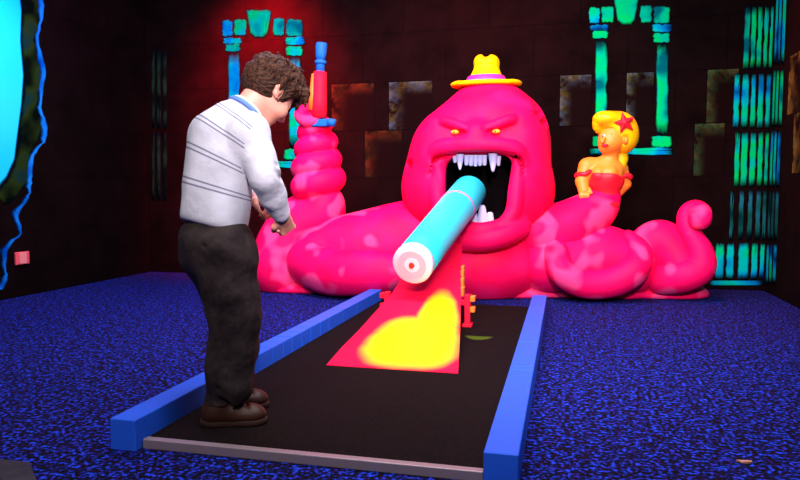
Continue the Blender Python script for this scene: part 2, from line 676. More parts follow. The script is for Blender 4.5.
def field_mesh(name, sdf, mats, parent=None, attr=None, matfn=None, relax=1):
    v, q = sdf.nets()
    for _ in range(relax):                                   # light smoothing of grid steps
        acc = np.zeros_like(v)
        c = np.zeros(len(v))
        for i in range(4):
            a, b = q[:, i], q[:, (i + 1) % 4]
            np.add.at(acc, a, v[b])
            np.add.at(c, a, 1)
            np.add.at(acc, b, v[a])
            np.add.at(c, b, 1)
        v = v * 0.5 + acc / np.maximum(c, 1)[:, None] * 0.5
    me = bpy.data.meshes.new(name)
    me.vertices.add(len(v))
    me.vertices.foreach_set('co', v.ravel())
    me.loops.add(q.size)
    me.loops.foreach_set('vertex_index', q.ravel().astype(np.int32))
    me.polygons.add(len(q))
    me.polygons.foreach_set('loop_start', np.arange(0, q.size, 4, dtype=np.int32))
    me.polygons.foreach_set('loop_total', np.full(len(q), 4, np.int32))
    me.update(calc_edges=True)
    me.validate()
    if attr:
        for k, fn in attr.items():
            at = me.attributes.new(k, 'FLOAT', 'POINT')
            at.data.foreach_set('value', fn(v).astype(np.float32))
    o = link_mesh(name, me, mats, parent, True)
    if matfn is not None:
        me.polygons.foreach_set('material_index', matfn(v[q].mean(1)).astype(np.int32))
    return o


def spline(pts, n=8):
    """Catmull-Rom through points (any dimension)"""
    P = [np.array(p, float) for p in pts]
    P = [2 * P[0] - P[1]] + P + [2 * P[-1] - P[-2]]
    out = []
    for i in range(1, len(P) - 2):
        for j in range(n):
            t = j / n
            a, b, c, d = P[i - 1], P[i], P[i + 1], P[i + 2]
            out.append(0.5 * ((2 * b) + (-a + c) * t + (2 * a - 5 * b + 4 * c - d) * t * t + (-a + 3 * b - 3 * c + d) * t ** 3))
    out.append(P[-2])
    return out


def tentacle_field(sd, pts4, n=7, k=0.02):
    """pts4: (x, y, z, r)"""
    sp = spline(pts4, n)
    sd.chain([p[:3] for p in sp], [max(p[3], 0.01) for p in sp], k)
    return sd


def bounds(pts4, pad=0.06):
    p = np.array(pts4)
    return (p[:, :3] - p[:, 3:4]).min(0) - pad, (p[:, :3] + p[:, 3:4]).max(0) + pad


# ================================================================== THE ROOM
floor = MB().box((XL - 0.1, YF - 0.1, -0.1), (XR + 0.1, YB + 0.1, 0.0)).build('floor', M['carpet'])
tag(floor, kind='structure', label='blue and black speckled carpet floor')
ceiling = MB().box((XL - 0.1, YF - 0.1, ZC), (XR + 0.1, YB + 0.1, ZC + 0.1)).build('ceiling', M['ceil'])
tag(ceiling, kind='structure', label='black ceiling')


def block_wall(name, origin, du, length, nrm, label, hot, u0=0.0):
    """wall of painted stone courses; hot = {(row, column): block material}"""
    me_v, me_f, mi, uvs = [], [], [], []
    origin, du, nrm = np.array(origin, float), np.array(du, float), np.array(nrm, float)
    zs = [0.0, 0.07, 0.555, 1.04, 1.525, 2.01, 2.495, 2.98, ZC]
    mort = 0.011

    def quad(u1, u2, z1, z2, m_):
        n = len(me_v)
        for u, z in ((u1, z1), (u2, z1), (u2, z2), (u1, z2)):
            me_v.append(tuple(origin + du * u + np.array([0, 0, z])))
        me_f.append((n, n + 1, n + 2, n + 3))
        mi.append(m_)
        uvs.extend([(0, 0), (1, 0), (1, 1), (0, 1)])
    r = np.random.default_rng(len(name))
    for row in range(len(zs) - 1):
        z1, z2 = zs[row], zs[row + 1]
        quad(0, length, z1, z1 + mort, 0)
        joints = list(np.arange((0.43 if row % 2 else 0.86) + u0, length - 0.1, 0.86))
        joints = [j for j in joints if j > 0.1]
        for (hr, h1, h2, hm) in hot:
            if hr == row:
                joints = [j for j in joints if j < h1 - 0.16 or j > h2 + 0.16]
        joints = [0.0] + sorted(joints + [j for h in hot if h[0] == row for j in h[1:3]]) + [length]
        for u, e in zip(joints[:-1], joints[1:]):
            quad(u, u + mort, z1 + mort, z2, 0)
            m_ = 1
            for (hr, h1, h2, hm) in hot:
                if hr == row and abs(u - h1) < 1e-6:
                    m_ = hm
            quad(u + mort, e, z1 + mort, z2, m_)
    # backing for thickness
    n = len(me_v)
    t = nrm * -0.1
    for u, z in ((0, 0), (length, 0), (length, ZC), (0, ZC)):
        me_v.append(tuple(origin + du * u + t + np.array([0, 0, z])))
    me_f.append((n + 3, n + 2, n + 1, n))
    mi.append(0)
    uvs.extend([(0, 0)] * 4)
    me = bpy.data.meshes.new(name)
    me.from_pydata(me_v, [], me_f)
    uvl = me.uv_layers.new(name='UVMap')
    uvl.data.foreach_set('uv', np.array(uvs, np.float32).ravel())
    o = link_mesh(name, me, [M['dark'], M['block']] + BL, None, False)
    me.polygons.foreach_set('material_index', mi)
    return tag(o, label, kind='structure')


def bu(px):                                                   # distance along the back wall
    return float(W(px, 150, YB)[0] - XL)


block_wall('wall_back', (XL, YB, 0), (1, 0, 0), XR - XL, (0, -1, 0), 'black back wall painted with stone blocks',
           [(4, bu(388), bu(432), 2), (3, bu(364), bu(402), 3), (4, bu(331), bu(374), 3), (4, bu(558), bu(590), 2), (4, bu(624), bu(652), 2),
            (3, bu(693), bu(724), 4), (4, bu(704), bu(736), 4)], 0.36)
block_wall('wall_right', (XR, YB, 0), (0, -1, 0), YB - YF, (-1, 0, 0), 'dark right wall painted with stone blocks',
           [(4, YB - 6.30, YB - 5.5, 5), (3, YB - 6.12, YB - 5.4, 5)], -0.3)
block_wall('wall_left', (XL, YF, 0), (0, 1, 0), YB - YF, (1, 0, 0), 'black left wall', [])
wf = MB().box((XL, YF - 0.1, 0), (XR, YF, ZC)).build('wall_front', M['dark'])
tag(wf, 'black wall behind the viewer', kind='structure')


# ------------------------------------------------------------------ murals
def pane(mb, x1, y1, x2, y2, nrm=(0, -1, 0), jag=0.0, n=6, depth=0.006, inset=0.25, P=None):
    """outline of a roughly rectangular painted stone, corners given in photo measure on the back wall"""
    P = P or (lambda x, y: W(x, y, YB))
    cr = [(x1, y1), (x2, y1), (x2, y2), (x1, y2)]
    pts = []
    for i in range(4):
        a, b = np.array(cr[i], float), np.array(cr[(i + 1) % 4], float)
        for j in range(n):
            t = (j + 0.0) / n
            q = a + (b - a) * t
            if jag and j:
                q += rng.normal(size=2) * jag
            elif j == 0:                                      # knock the corner off
                q = a + (np.array([(x1 + x2) / 2, (y1 + y2) / 2]) - a) * 0.08
            pts.append(P(*q))
    return mb.relief(pts, nrm, depth, inset)


def stone(par, name, mm, *a, **k):
    mb = MB()
    pane(mb, *a, **k)
    return mb.build(name, M[mm], par, True)


def window_frame_mural(shift, top, label, shaft):
    x0, y0 = shift, top
    e = empty('painted_window_frame', W(x0 + 42, y0 + 150, YB), label, 'mural')
    s = lambda nm, mm, a, b, c, d, **k: stone(e, nm, mm, x0 + a, y0 + b, x0 + c, y0 + d, jag=0.5, **k)
    mb = MB()
    mb.relief([W(x0 + x, y0 + y, YB) for x, y in ((24, 0), (30, -1), (38, 0), (45, -1), (50, 1), (48, 14), (46, 24), (42, 28), (33, 28), (28, 24), (26, 12))], (0, -1, 0), 0.006)
    mb.build('keystone', M['mural_green'], e, True)
    s('lintel_stone', 'mural_green', 12, 9, 25, 26)
    s('lintel_stone', 'mural_cyan', 0, 10, 11, 27)
    s('lintel_stone', 'mural_green', 51, 8, 63, 26)
    s('lintel_stone', 'mural_green', 64, 9, 81, 27)
    s('capital', 'mural_cyan', 1, 28, 20, 34)
    s('capital', 'mural_green', 3, 34, 19, 42)
    s('capital', 'mural_cyan', 63, 27, 83, 35)
    s('capital', 'mural_green', 64, 36, 81, 46)
    s('column_shaft', shaft, 6, 43, 18, 138, n=10, inset=0.35)
    s('column_shaft', shaft, 67, 47, 79, 138, n=10, inset=0.35)
    s('column_base', 'mural_green', 3, 139, 23, 150)
    s('column_base', 'mural_green', 62, 139, 83, 150)
    s('sill', 'mural_cyan', 0, 151, 84, 158, n=10)
    return e


window_frame_mural(222, 10, 'painted cyan and green stone window frame on the back wall, behind the boy', 'mural_cyan')
window_frame_mural(589, -3, 'painted green stone window frame on the back wall, behind the yellow-haired figure', 'mural_green')

def PB(x, y):
    q = W(x, 170, YB)
    zc = q[0] * Fv[0] + q[1] * Fv[1]
    return np.array([min(q[0], XR - 0.004), YB, CAM_H + (192 - y) / FOC * zc])


# painted column in the right corner, two faces
col = empty('painted_column', W(750, 289, YB), 'tall painted blue-green fluted column in the right-hand corner', 'mural')
for (y1, y2, mm, xs) in ((10, 71, 'mural_green', ((739, 745), (746, 751), (752, 757), (759, 763), (764.5, 768))),
                         (75, 129, 'mural_cyan', ((731, 737), (739, 746), (748, 753), (755, 761), (763, 768))),
                         (132, 187, 'mural_green', ((734, 739), (740, 747), (749, 755), (757, 762), (764, 768))),
                         (190, 240, 'mural_dim', ((731, 735), (740, 745), (749, 754), (757, 762), (764, 768))),
                         (243, 280, 'mural_cyan', ((718, 727), (729, 737), (741, 752), (754, 761), (763, 768)))):
    mb = MB()
    for a, b in xs:
        pane(mb, a, y1, b, y2, n=8, inset=0.4, jag=0.35, P=PB)
    mb.build('column_drum', M[mm], col, True)
mb = MB()
pane(mb, 713, 281, 768, 286, n=8, P=PB)
mb.build('plinth', M['mural_cyan'], col, True)
# half-column painted on the right wall


def PR(x, y):
    q = WX(x, 170, XR)
    zc = q[0] * Fv[0] + q[1] * Fv[1]
    return np.array([XR, min(q[1], YB - 0.004), CAM_H + (192 - y) / FOC * zc])


col = empty('painted_column', WX(770, 290, XR), 'narrow painted blue-green column on the right wall, touching the corner', 'mural')
k_ = lambda y: 1.0
for (y1, y2, mm) in ((-12, 66, 'mural_cyan'), (71, 127, 'mural_green'), (131, 187, 'mural_cyan'), (191, 240, 'mural_dim'), (244, 284, 'mural_cyan')):
    mb = MB()
    for a, b in ((770.4, 772.8), (773.6, 776.2), (777.2, 780.6)):
        sk = 0.0
        pane(mb, a, y1 - sk * 2, b, y2 + sk, nrm=(-1, 0, 0), n=8, inset=0.4, P=PR)
    mb.build('column_drum', M[mm], col, True)
# faint column in the left corner of the back wall
col = empty('painted_column', W(160, 200, YB), 'faint dark green painted column in the left-hand corner', 'mural')
for (y1, y2) in ((50, 128), (133, 200)):
    mb = MB()
    for a, b in ((152, 155), (157, 161), (163, 167)):
        pane(mb, a, y1, b, y2, n=8, inset=0.4, jag=0.3)
    mb.build('column_drum', M['mural_dark'], col, True)

# broken opening with bright sky painted on the left wall
PL = lambda x, y: WX(x, y, XL)
sky = empty('painted_sky_opening', PL(20, 230), 'painted rock opening with bright cyan sky on the left wall', 'mural')
mb = MB()
outl = [(18, -14), (21, 10), (20, 40), (23, 75), (21, 105), (17, 135), (14, 160), (6, 178), (-6, 192), (-40, 196), (-75, 180), (-90, 120), (-92, 40), (-80, -14), (-40, -22)]
mb.relief([PL(*p) for p in outl], (1, 0, 0), 0.006, 0.04)
mb.build('sky', M['sky'], sky, True)
inn = spline([(19, -14), (22, 10), (21, 40), (24, 75), (22, 105), (18, 135), (15, 160), (7, 179), (-5, 193)], 6)
out = spline([(33, -20), (41, 10), (36, 40), (43, 72), (38, 103), (44, 125), (32, 152), (28, 182), (6, 206)], 6)
inn = [p + rng.normal(size=2) * 0.7 for p in inn]
out = [p + rng.normal(size=2) * 0.8 for p in out]
mb = MB().strip([PL(*p) for p in inn], [PL(*p) for p in out], (1, 0, 0), 0.008)
lft = spline([(-5, 193), (-40, 197), (-75, 181), (-91, 120), (-93, 40), (-81, -14), (-40, -23), (19, -14)], 6)
mb.strip([PL(*p) for p in lft], [PL(-36 + (p[0] + 36) * 1.16 + rng.normal() * 0.8, 90 + (p[1] - 90) * 1.13) for p in lft], (1, 0, 0), 0.008)
mb.build('rock_rim', M['rock'], sky, True)
edge = spline([(36, -20), (42, 10), (37, 40), (44, 72), (39, 103), (45, 124), (44, 140), (33, 155), (30, 180), (27, 198), (17, 214), (20, 232), (8, 246), (4, 262), (5, 280), (0, 290)], 6)
edge = [p + rng.normal(size=2) * 0.5 for p in edge]
wd = [4.2 + 2.2 * math.sin(i * 0.45) + 1.0 * math.sin(i * 1.3) for i in range(len(edge))]
mb = MB().strip([PL(p[0] - w_, p[1]) for p, w_ in zip(edge, wd)], [PL(p[0] + 2.2, p[1]) for p in edge], (1, 0, 0), 0.006, 4, (0, 0.25, 0.8, 1, 0))
mb.build('blue_crack_edge', M['rimblue'], sky, True)

# red socket on the left wall
p = PL(21, 258)
so = empty('wall_socket', p, 'small red socket box low on the left wall', 'socket')
bevel(MB().box((XL, p[1] - 0.075, p[2] - 0.055), (XL + 0.02, p[1] + 0.075, p[2] + 0.055)).build('back_plate', M['plate'], so), 0.005)
bevel(MB().box((XL + 0.02, p[1] - 0.045, p[2] - 0.048), (XL + 0.035, p[1] + 0.03, p[2] + 0.048)).build('cover', M['plate2'], so), 0.004)

# corner of a dark grey floor slab at the lower left
p1, p2, p3 = WZ(-6, 458, 0.02), WZ(30, 461, 0.02), WZ(39, 484, 0.02)
mb = MB()
c4 = p1 + (p3 - p2)
top = [p1, p2, p3, c4]
vs = [tuple(t_) for t_ in top] + [(t_[0], t_[1], 0.0) for t_ in top]
mb.add(vs, [(0, 3, 2, 1), (0, 1, 5, 4), (1, 2, 6, 5), (2, 3, 7, 6), (3, 0, 4, 7), (4, 5, 6, 7)])
tag(bevel(mb.build('floor_slab', M['slab']), 0.006), 'dark grey flat slab corner on the carpet at lower left', 'slab')

c = WZ(745, 461, 0.006)
mb = MB()
vs = [(c[0] + 0.022 * math.cos(a) * (1 + 0.3 * math.sin(3 * a)), c[1] + 0.010 * math.sin(a), 0.001) for a in np.linspace(0, 5.6, 9)]
n_ = len(vs)
vs += [(x, y, 0.006 + 0.002 * math.sin(i * 2.0)) for i, (x, y, z) in enumerate(vs)]
mb.add(vs, [tuple(range(n_ - 1, -1, -1)), tuple(range(n_, 2 * n_))] + [(i, (i + 1) % n_, n_ + (i + 1) % n_, n_ + i) for i in range(n_)])
tag(mb.build('paper_scrap', mat('salmon_scrap', (0.5, 0.2, 0.14), 0.8)), 'tiny salmon-coloured scrap lying on the carpet at lower right', 'scrap')

# ================================================================== PUTTING LANE
LX0, LX1, LY0, LY1, LZ = -1.432, -0.228, 2.075, 5.24, 0.03
GAP = 0.004
lane = empty('putting_lane', ((LX0 + LX1) / 2, LY0, 0), 'black felt mini golf lane with a metal front edge', 'putting lane')
MB().box((LX0 + GAP, LY0 + 0.012, 0.0), (LX1 - GAP, LY1 - 0.02, LZ)).build('felt_mat', M['felt'], lane)
bevel(MB().box((LX0 + GAP, LY0 - 0.02, 0.0), (LX1 - GAP, LY0 + 0.012, LZ + 0.004)).build('edge_strip', M['metal'], lane), 0.003)['label'] = 'pale metal strip'


def rail(name, x0, x1, y0, y1, h, cuts, label):
    mb = MB()
    ys = [y0] + cuts + [y1]
    for a, b in zip(ys[:-1], ys[1:]):
        mb.box((x0, a, 0.0), (x1, b - 0.004, h))
    mb.box((x0 + 0.004, y0 + 0.004, 0.0), (x1 - 0.004, y1 - 0.008, h - 0.004))
    return tag(bevel(mb.build(name, M['rail']), 0.003, 1), label, 'kerb rail', 'lane rails')


rail('lane_rail', -1.532, LX0, 2.02, 5.28, 0.112, [2.68, 3.0, 3.16, 3.3, 3.42, 3.56, 3.7, 3.86, 4.02, 4.3, 4.62],
     'long blue timber rail along the left side of the lane, beside the boy')
rail('lane_rail', LX1, -0.122, 2.02, 5.28, 0.112, [2.34, 2.42, 3.02, 3.08, 3.6, 4.75],
     'long blue timber rail along the right side of the lane')

# ------------------------------------------------------------------ ramp
ramp = empty('ramp', (-0.83, 3.26, LZ), 'pink ramp with a sprayed yellow patch rising to the monster mouth', 'ramp')
prof = [(3.185, LZ + 0.004, 326.5, 458), (3.45, 0.058, 341, 459), (3.75, 0.098, 359, 460), (4.05, 0.158, 376, 460.5), (4.35, 0.228, 392, 461),
        (4.65, 0.306, 403, 461), (4.95, 0.385, 412, 461.5), (5.2, 0.45, 419, 462), (5.36, 0.492, 424, 462)]
vs, fs, uv = [], [], []
NU = 12
for i, (Y, Z, xl, xr) in enumerate(prof):
    base = W(400, 240, Y)

    def xat(px):
        # x on the level line (Y, Z) seen at px
        d0, d1 = -2.0, 1.0
        fn = lambda X: 400 + FOC * ((X * Rv[0] + Y * Rv[1]) / (X * Fv[0] + Y * Fv[1] + (Z - CAM_H) * Fv[2]))
        for _ in range(50):
            m_ = (d0 + d1) / 2
            if fn(m_) < px:
                d0 = m_
            else:
                d1 = m_
        return (d0 + d1) / 2
    a, b = xat(xl), xat(xr)
    for k in range(NU + 1):
        vs.append((a + (b - a) * k / NU, Y, Z))
        uv.append((k / NU, (Y - 3.185) / 2.175))
n = len(prof)
nb = len(vs)
vs += [(x, y, max(z - 0.025, LZ + 0.0005)) for x, y, z in vs]
for i in range(n - 1):
    for k in range(NU):
        a = i * (NU + 1) + k
        fs.append((a, a + 1, a + NU + 2, a + NU + 1))
        fs.append((nb + a, nb + a + NU + 1, nb + a + NU + 2, nb + a + 1))
    a, b = i * (NU + 1), i * (NU + 1) + NU
    fs.append((a, a + NU + 1, nb + a + NU + 1, nb + a))
    fs.append((b, nb + b, nb + b + NU + 1, b + NU + 1))
for k in range(NU):
    fs.append((k, nb + k, nb + k + 1, k + 1))
    a = (n - 1) * (NU + 1) + k
    fs.append((a, a + 1, nb + a + 1, nb + a))
me = bpy.data.meshes.new('ramp_deck')
me.from_pydata(vs, [], fs)
me.update()
uvl = me.uv_layers.new(name='UVMap')
uu = uv + uv
uvl.data.foreach_set('uv', np.array([uu[l.vertex_index] for l in me.loops], np.float32).ravel())
link_mesh('ramp_deck', me, M['ramp'], ramp, False)
rampx = {Y: (vs[i * (NU + 1)][0], vs[i * (NU + 1) + NU][0], Z) for i, (Y, Z, _, _) in enumerate(prof)}
# trestle posts with yellow blocks carrying the ramp
for Y, sx in ((4.35, 1), (4.35, -1)):
    xl, xr, z = rampx[Y]
    x = xr + 0.045 if sx > 0 else xl - 0.03
    pm = MB().box((x - 0.018, Y - 0.03, LZ), (x + 0.018, Y + 0.03, z + 0.01))
    pm.box((x - 0.03, Y - 0.045, LZ), (x + 0.03, Y + 0.045, LZ + 0.02))
    pm.box((min(x, x - sx * 0.07), Y - 0.02, z - 0.06), (max(x, x - sx * 0.07), Y + 0.02, z - 0.027))
    post = bevel(pm.build('support_post', M['gunred'], ramp), 0.004)
    for zz in (z - 0.015, z - 0.085):
        bb = MB().box((x + sx * 0.018, Y - 0.03, zz - 0.018), (x + sx * 0.048, Y + 0.03, zz + 0.018))
        bevel(bb.build('yellow_block' if sx > 0 else 'red_block', M['orange' if sx > 0 else 'gunred'], post), 0.004)
xl, xr, z = rampx[4.65]
for (Y, z0, hh) in ((4.5, 0.235, 0.03), (4.62, 0.27, 0.04), (4.75, 0.30, 0.05), (4.86, 0.335, 0.035)):
    xx = np.interp(Y, sorted(rampx), [rampx[y_][1] for y_ in sorted(rampx)])
    bb = MB().box((xx + 0.001, Y - 0.035, z0 - hh), (xx + 0.022, Y + 0.035, z0 + hh))
    bevel(bb.build('trim_block', M['orange'], ramp), 0.004)

# ================================================================== OCTOPUS
octo = empty('octopus_statue', (-0.75, 5.9, 0), 'huge pink octopus monster statue with a gaping toothed mouth', 'statue')
H = lambda px, py, Y, dz=0: W(px, py, Y)

hd = SDF((-1.65, 5.15, 0.0), (0.20, 6.74, 1.98), 0.0125)
hd.ell(W(489, 138, 6.08), (0.475, 0.46, 0.50))
hd.ell(W(478, 188, 6.08), (0.60, 0.55, 0.46), 0.22)
hd.ell(W(440, 187, 5.98), (0.33, 0.40, 0.40), 0.16)       # jowls
hd.ell(W(517, 190, 5.98), (0.31, 0.40, 0.42), 0.16)
hd.ell(W(476, 262, 6.05), (0.62, 0.55, 0.42), 0.14)       # chest below the chin
# upper lip / cheeks
hd.ell(W(447, 146, 5.98), (0.30, 0.36, 0.30), 0.16)
hd.ell(W(524, 142, 6.0), (0.21, 0.34, 0.32), 0.12)
hd.chain(spline([W(432, 164, 5.70), W(440, 149, 5.60), W(476, 145, 5.53), W(512, 149, 5.60), W(523, 164, 5.70)], 6), 0.07, 0.13)
# nose bridge and brow
hd.ell(W(477, 131, 5.60), (0.09, 0.10, 0.07), 0.09)
hd.chain(spline([W(434, 123, 5.72), W(448, 122, 5.64), W(466, 129, 5.585)], 5), [0.03] * 4 + [0.042] * 7, 0.09)
hd.chain(spline([W(523, 119, 5.74), W(508, 120, 5.64), W(486, 129, 5.585)], 5), [0.03] * 4 + [0.042] * 7, 0.09)
# chin
hd.chain(spline([W(438, 231, 5.63), W(456, 238, 5.52), W(480, 240, 5.48), W(503, 235, 5.52), W(520, 226, 5.63)], 6), 0.095, 0.08)
# mouth opening
hd.box(W(477, 190, 5.45), (0.285, 0.55, 0.285), 0.13, 0.05, sub=True)
hd.ell(W(476, 165, 5.40), (0.37, 0.28, 0.10), 0.05, sub=True)
# side lips that run down from the corners
hd.chain(spline([W(433, 164, 5.66), W(436, 190, 5.60), W(441, 212, 5.57), W(453, 226, 5.54)], 6), 0.062, 0.035)
hd.chain(spline([W(520, 164, 5.66), W(516, 190, 5.60), W(513, 212, 5.57), W(502, 228, 5.54)], 6), 0.062, 0.035)
hd.chain(spline([W(450, 224, 5.56), W(478, 230, 5.48), W(504, 226, 5.56)], 6), 0.06, 0.03)
# shadowed groove above the teeth
for oy in (-0.06, 0.0, 0.06):
    hd.chain(spline([W(430, 174, 5.63 + oy), W(434, 160, 5.59 + oy), W(448, 155.5, 5.53 + oy), W(476, 154, 5.49 + oy), W(505, 155, 5.53 + oy), W(519, 159, 5.59 + oy), W(524, 174, 5.64 + oy)], 4), 0.022, 0.02, sub=True)
# eye slits
for (a, b) in ((W(440, 128, 5.56), W(464, 132.5, 5.52)), (W(514, 126.5, 5.56), W(488, 132, 5.52))):
    hd.cap(a, b, 0.016, 0.022, 0.012, sub=True)
    hd.cap(a + np.array([0, 0.05, 0]), b + np.array([0, 0.05, 0]), 0.014, 0.024, 0.012, sub=True)
# dents and creases
for (x, y, Y, r) in ((540, 112, 5.80, 0.03), (545, 122, 5.86, 0.025), (409, 165, 5.75, 0.03), (537, 104, 5.85, 0.022)):
    hd.ell(W(x, y, Y), (r * 1.5, 0.12, r * 1.5), 0.02, sub=True)
hd.plane((0, 0, 0.0), (0, 0, -1))
mc = W(477, 190, 5.45)


def mouth_mat(c):
    xr_ = np.abs(c[:, 0] - mc[0]) < 0.30
    zr_ = np.abs(c[:, 2] - mc[2] - 0.01) < 0.33
    return (xr_ & zr_ & (c[:, 1] > 5.64) & (c[:, 1] < 6.06)).astype(int)


field_mesh('head', hd, [M['skin_head'], M['mouth']], octo, matfn=mouth_mat)
# eyes
for (x, y) in ((455, 131), (496, 130.3)):
    e = MB()
    c = W(x, y + 1.2, 5.602)
    e.lathe((0, 0, 0), [(0.0005, -0.02), (0.014, -0.017), (0.024, -0.010), (0.028, 0), (0.024, 0.010), (0.014, 0.017), (0.0005, 0.02)], 24)
    e.v = [(c[0] + v[0] * 1.25, c[1] + v[1], c[2] + v[2]) for v in e.v]
    eo = e.build('eye', M['eye'], octo, True)
    pb = MB()
    pb.lathe((0, 0, 0), [(0.0005, -0.011), (0.005, -0.008), (0.006, 0), (0.005, 0.008), (0.0005, 0.011)], 12)
    pb.v = [(c[0] + v[0] - 0.004, c[1] - 0.0265 + v[1] * 0.5, c[2] + v[2]) for v in pb.v]
    pb.build('pupil', M['black'], eo, True)


def tooth(x, y1, y2, w, Y, lab=None, tip=0.35):
    a, b = W(x, y1, Y), W(x, y2, Y)
    px = 0.0083
    ww = w * px / 2
    pr = []
    for t in (0, 0.1, 0.3, 0.55, 0.8, 0.93, 1.0):
        r = ww * (1 - (1 - tip) * t ** 1.6) * (0.55 if t == 1.0 else 1)
        pr.append((r, t))
    m_ = MB()
    m_.lathe((0, 0, 0), pr, 16, 1.0, 0.7)
    m_.v = [(a[0] + v[0] + (b[0] - a[0]) * v[2], a[1] + v[1] - 0.0, a[2] + (b[2] - a[2]) * v[2]) for v in m_.v]
    o = m_.build('tooth', M['tooth'], octo, True)
    if (b - a)[2] < 0:
        o.data.flip_normals()
    if lab:
        o['label'] = lab
    return o


tooth(460, 154, 170, 8, 5.60, 'left fang', 0.2)
for x, y2 in ((466.5, 165.5), (471, 166), (475.5, 166.5), (480, 166), (484.5, 165.5)):
    tooth(x, 155, y2, 5.0, 5.60, None, 0.75)
tooth(493, 153, 172, 9, 5.60, 'right fang', 0.25)
tooth(455, 156, 163, 5, 5.62, None, 0.6)
tooth(498.5, 156, 166, 5, 5.62, None, 0.6)
tooth(482.5, 226, 205, 12, 5.63, 'large lower tooth', 0.4)
tooth(474, 226, 212, 9, 5.63, None, 0.6)
tooth(490, 226, 212, 9, 5.63, None, 0.6)


# tentacles: (px, py, Y, radius) -> world
def back(px, Y):
    return Y + 0.26 * min(max((px - 535) / 60, 0.0), 1.0)


def T(*pts):
    return [(*W(a, b, back(a, Y)), r * back(a, Y) / Y) for a, b, Y, r in pts]


def tentacle(pts, mat_='skin_arm', h=0.0125, extra=None, wob=0.0, name='tentacle', n=7):
    lo, hi = bounds(pts, 0.08)
    lo[2] = max(lo[2], 0.0 - 0.0)
    hi[1] = min(hi[1], YB - 0.02)
    sd = SDF(lo, hi, h)
    tentacle_field(sd, pts, n)
    if extra:
        extra(sd)
    if wob:
        sd.wob(wob, 9, 3)
    sd.plane((0, 0, 0.0), (0, 0, -1))
    return field_mesh(name, sd, M[mat_], octo)


# left tentacle lying beside the head, curling in front
tentacle(T((430, 236, 6.10, 0.36), (395, 244, 5.98, 0.365), (362, 250, 5.9, 0.345), (335, 254, 5.88, 0.325), (322, 262, 5.80, 0.30)))
tentacle(T((312, 262, 5.72, 0.23), (330, 272, 5.52, 0.20), (356, 273, 5.42, 0.19), (384, 272, 5.42, 0.17), (410, 276, 5.46, 0.15), (440, 280, 5.5, 0.13)))
# coil tower holding the gun
tc = W(318, 200, 5.95)


def tower(sd):
    pts, rs = [], []
    turns = 3.3
    N = 90
    z0, z1 = W(318, 187, 5.95)[2], W(314, 126, 5.95)[2]
    for i in range(N + 1):
        t = i / N
        a = -2.2 + t * turns * 2 * math.pi
        rr = 0.150 * (1 - t) + 0.085 * t
        tr = 0.125 * (1 - t) + 0.083 * t
        zz = z0 + (z1 - z0) * (t ** 0.92)
        pts.append((tc[0] + 0.0 - 0.01 * t + rr * math.cos(a), tc[1] + rr * math.sin(a), zz))
        rs.append(tr)
    for i in range(N):
        sd.cap(pts[i], pts[i + 1], rs[i], rs[i + 1], 0.004)
    # core so that no gap shows between turns
    sd.cap((tc[0], tc[1], z0 - 0.2), (tc[0], tc[1], z1), 0.13, 0.08, 0.0)


b4 = T((278, 262, 5.80, 0.24), (284, 245, 5.85, 0.25), (298, 226, 5.92, 0.26), (318, 214, 5.95, 0.235), (322, 205, 5.95, 0.21))
sd = SDF((-2.85, 5.45, 0.0), (-1.72, 6.4, 1.65), 0.0125)
tentacle_field(sd, b4)
sd.ell(W(279, 272, 5.80), (0.27, 0.27, 0.26), 0.06)
sd.ell(W(318, 252, 5.95), (0.26, 0.26, 0.34), 0.05)
tower(sd)
sd.plane((0, 0, 0), (0, 0, -1))
field_mesh('tentacle', sd, M['skin_arm'], octo)
# tip gripping the gun
tip = T((318, 124, 5.9, 0.07), (308, 121, 5.80, 0.062), (301, 116, 5.78, 0.056), (303, 110, 5.80, 0.05), (311, 109, 5.82, 0.045), (317, 113, 5.80, 0.045), (315, 120, 5.78, 0.042), (308, 122, 5.76, 0.03))
tentacle(tip, h=0.008, name='tentacle_tip')

# right tentacle that lifts the woman
tentacle(T((535, 232, 6.0, 0.27), (556, 232, 5.93, 0.24), (578, 222, 5.88, 0.21), (597, 208, 5.86, 0.165), (606, 196, 5.86, 0.115)))
# mound with the curl in front of it
tentacle(T((545, 262, 5.92, 0.27), (575, 262, 5.85, 0.26), (600, 258, 5.82, 0.27), (618, 262, 5.82, 0.24), (632, 272, 5.8, 0.18)))
tentacle(T((556, 252, 5.66, 0.10), (562, 272, 5.56, 0.105), (584, 284, 5.5, 0.11), (612, 282, 5.5, 0.115), (634, 270, 5.52, 0.11), (640, 252, 5.62, 0.085), (628, 236, 5.70, 0.05)), h=0.011)
# far right hump and the curled tip
tentacle(T((636, 276, 5.86, 0.16), (644, 252, 5.9, 0.165), (660, 241, 5.9, 0.17), (676, 256, 5.86, 0.165), (684, 274, 5.8, 0.14)), h=0.011)
tentacle(T((662, 280, 5.78, 0.12), (684, 276, 5.72, 0.125), (700, 268, 5.72, 0.112), (700, 252, 5.74, 0.098), (692, 237, 5.76, 0.08), (686, 224, 5.78, 0.066), (687, 213, 5.8, 0.062), (695, 208, 5.78, 0.060), (703, 212, 5.72, 0.058), (703, 221, 5.68, 0.054), (696, 222, 5.67, 0.048), (693, 217, 5.68, 0.03)), h=0.009)
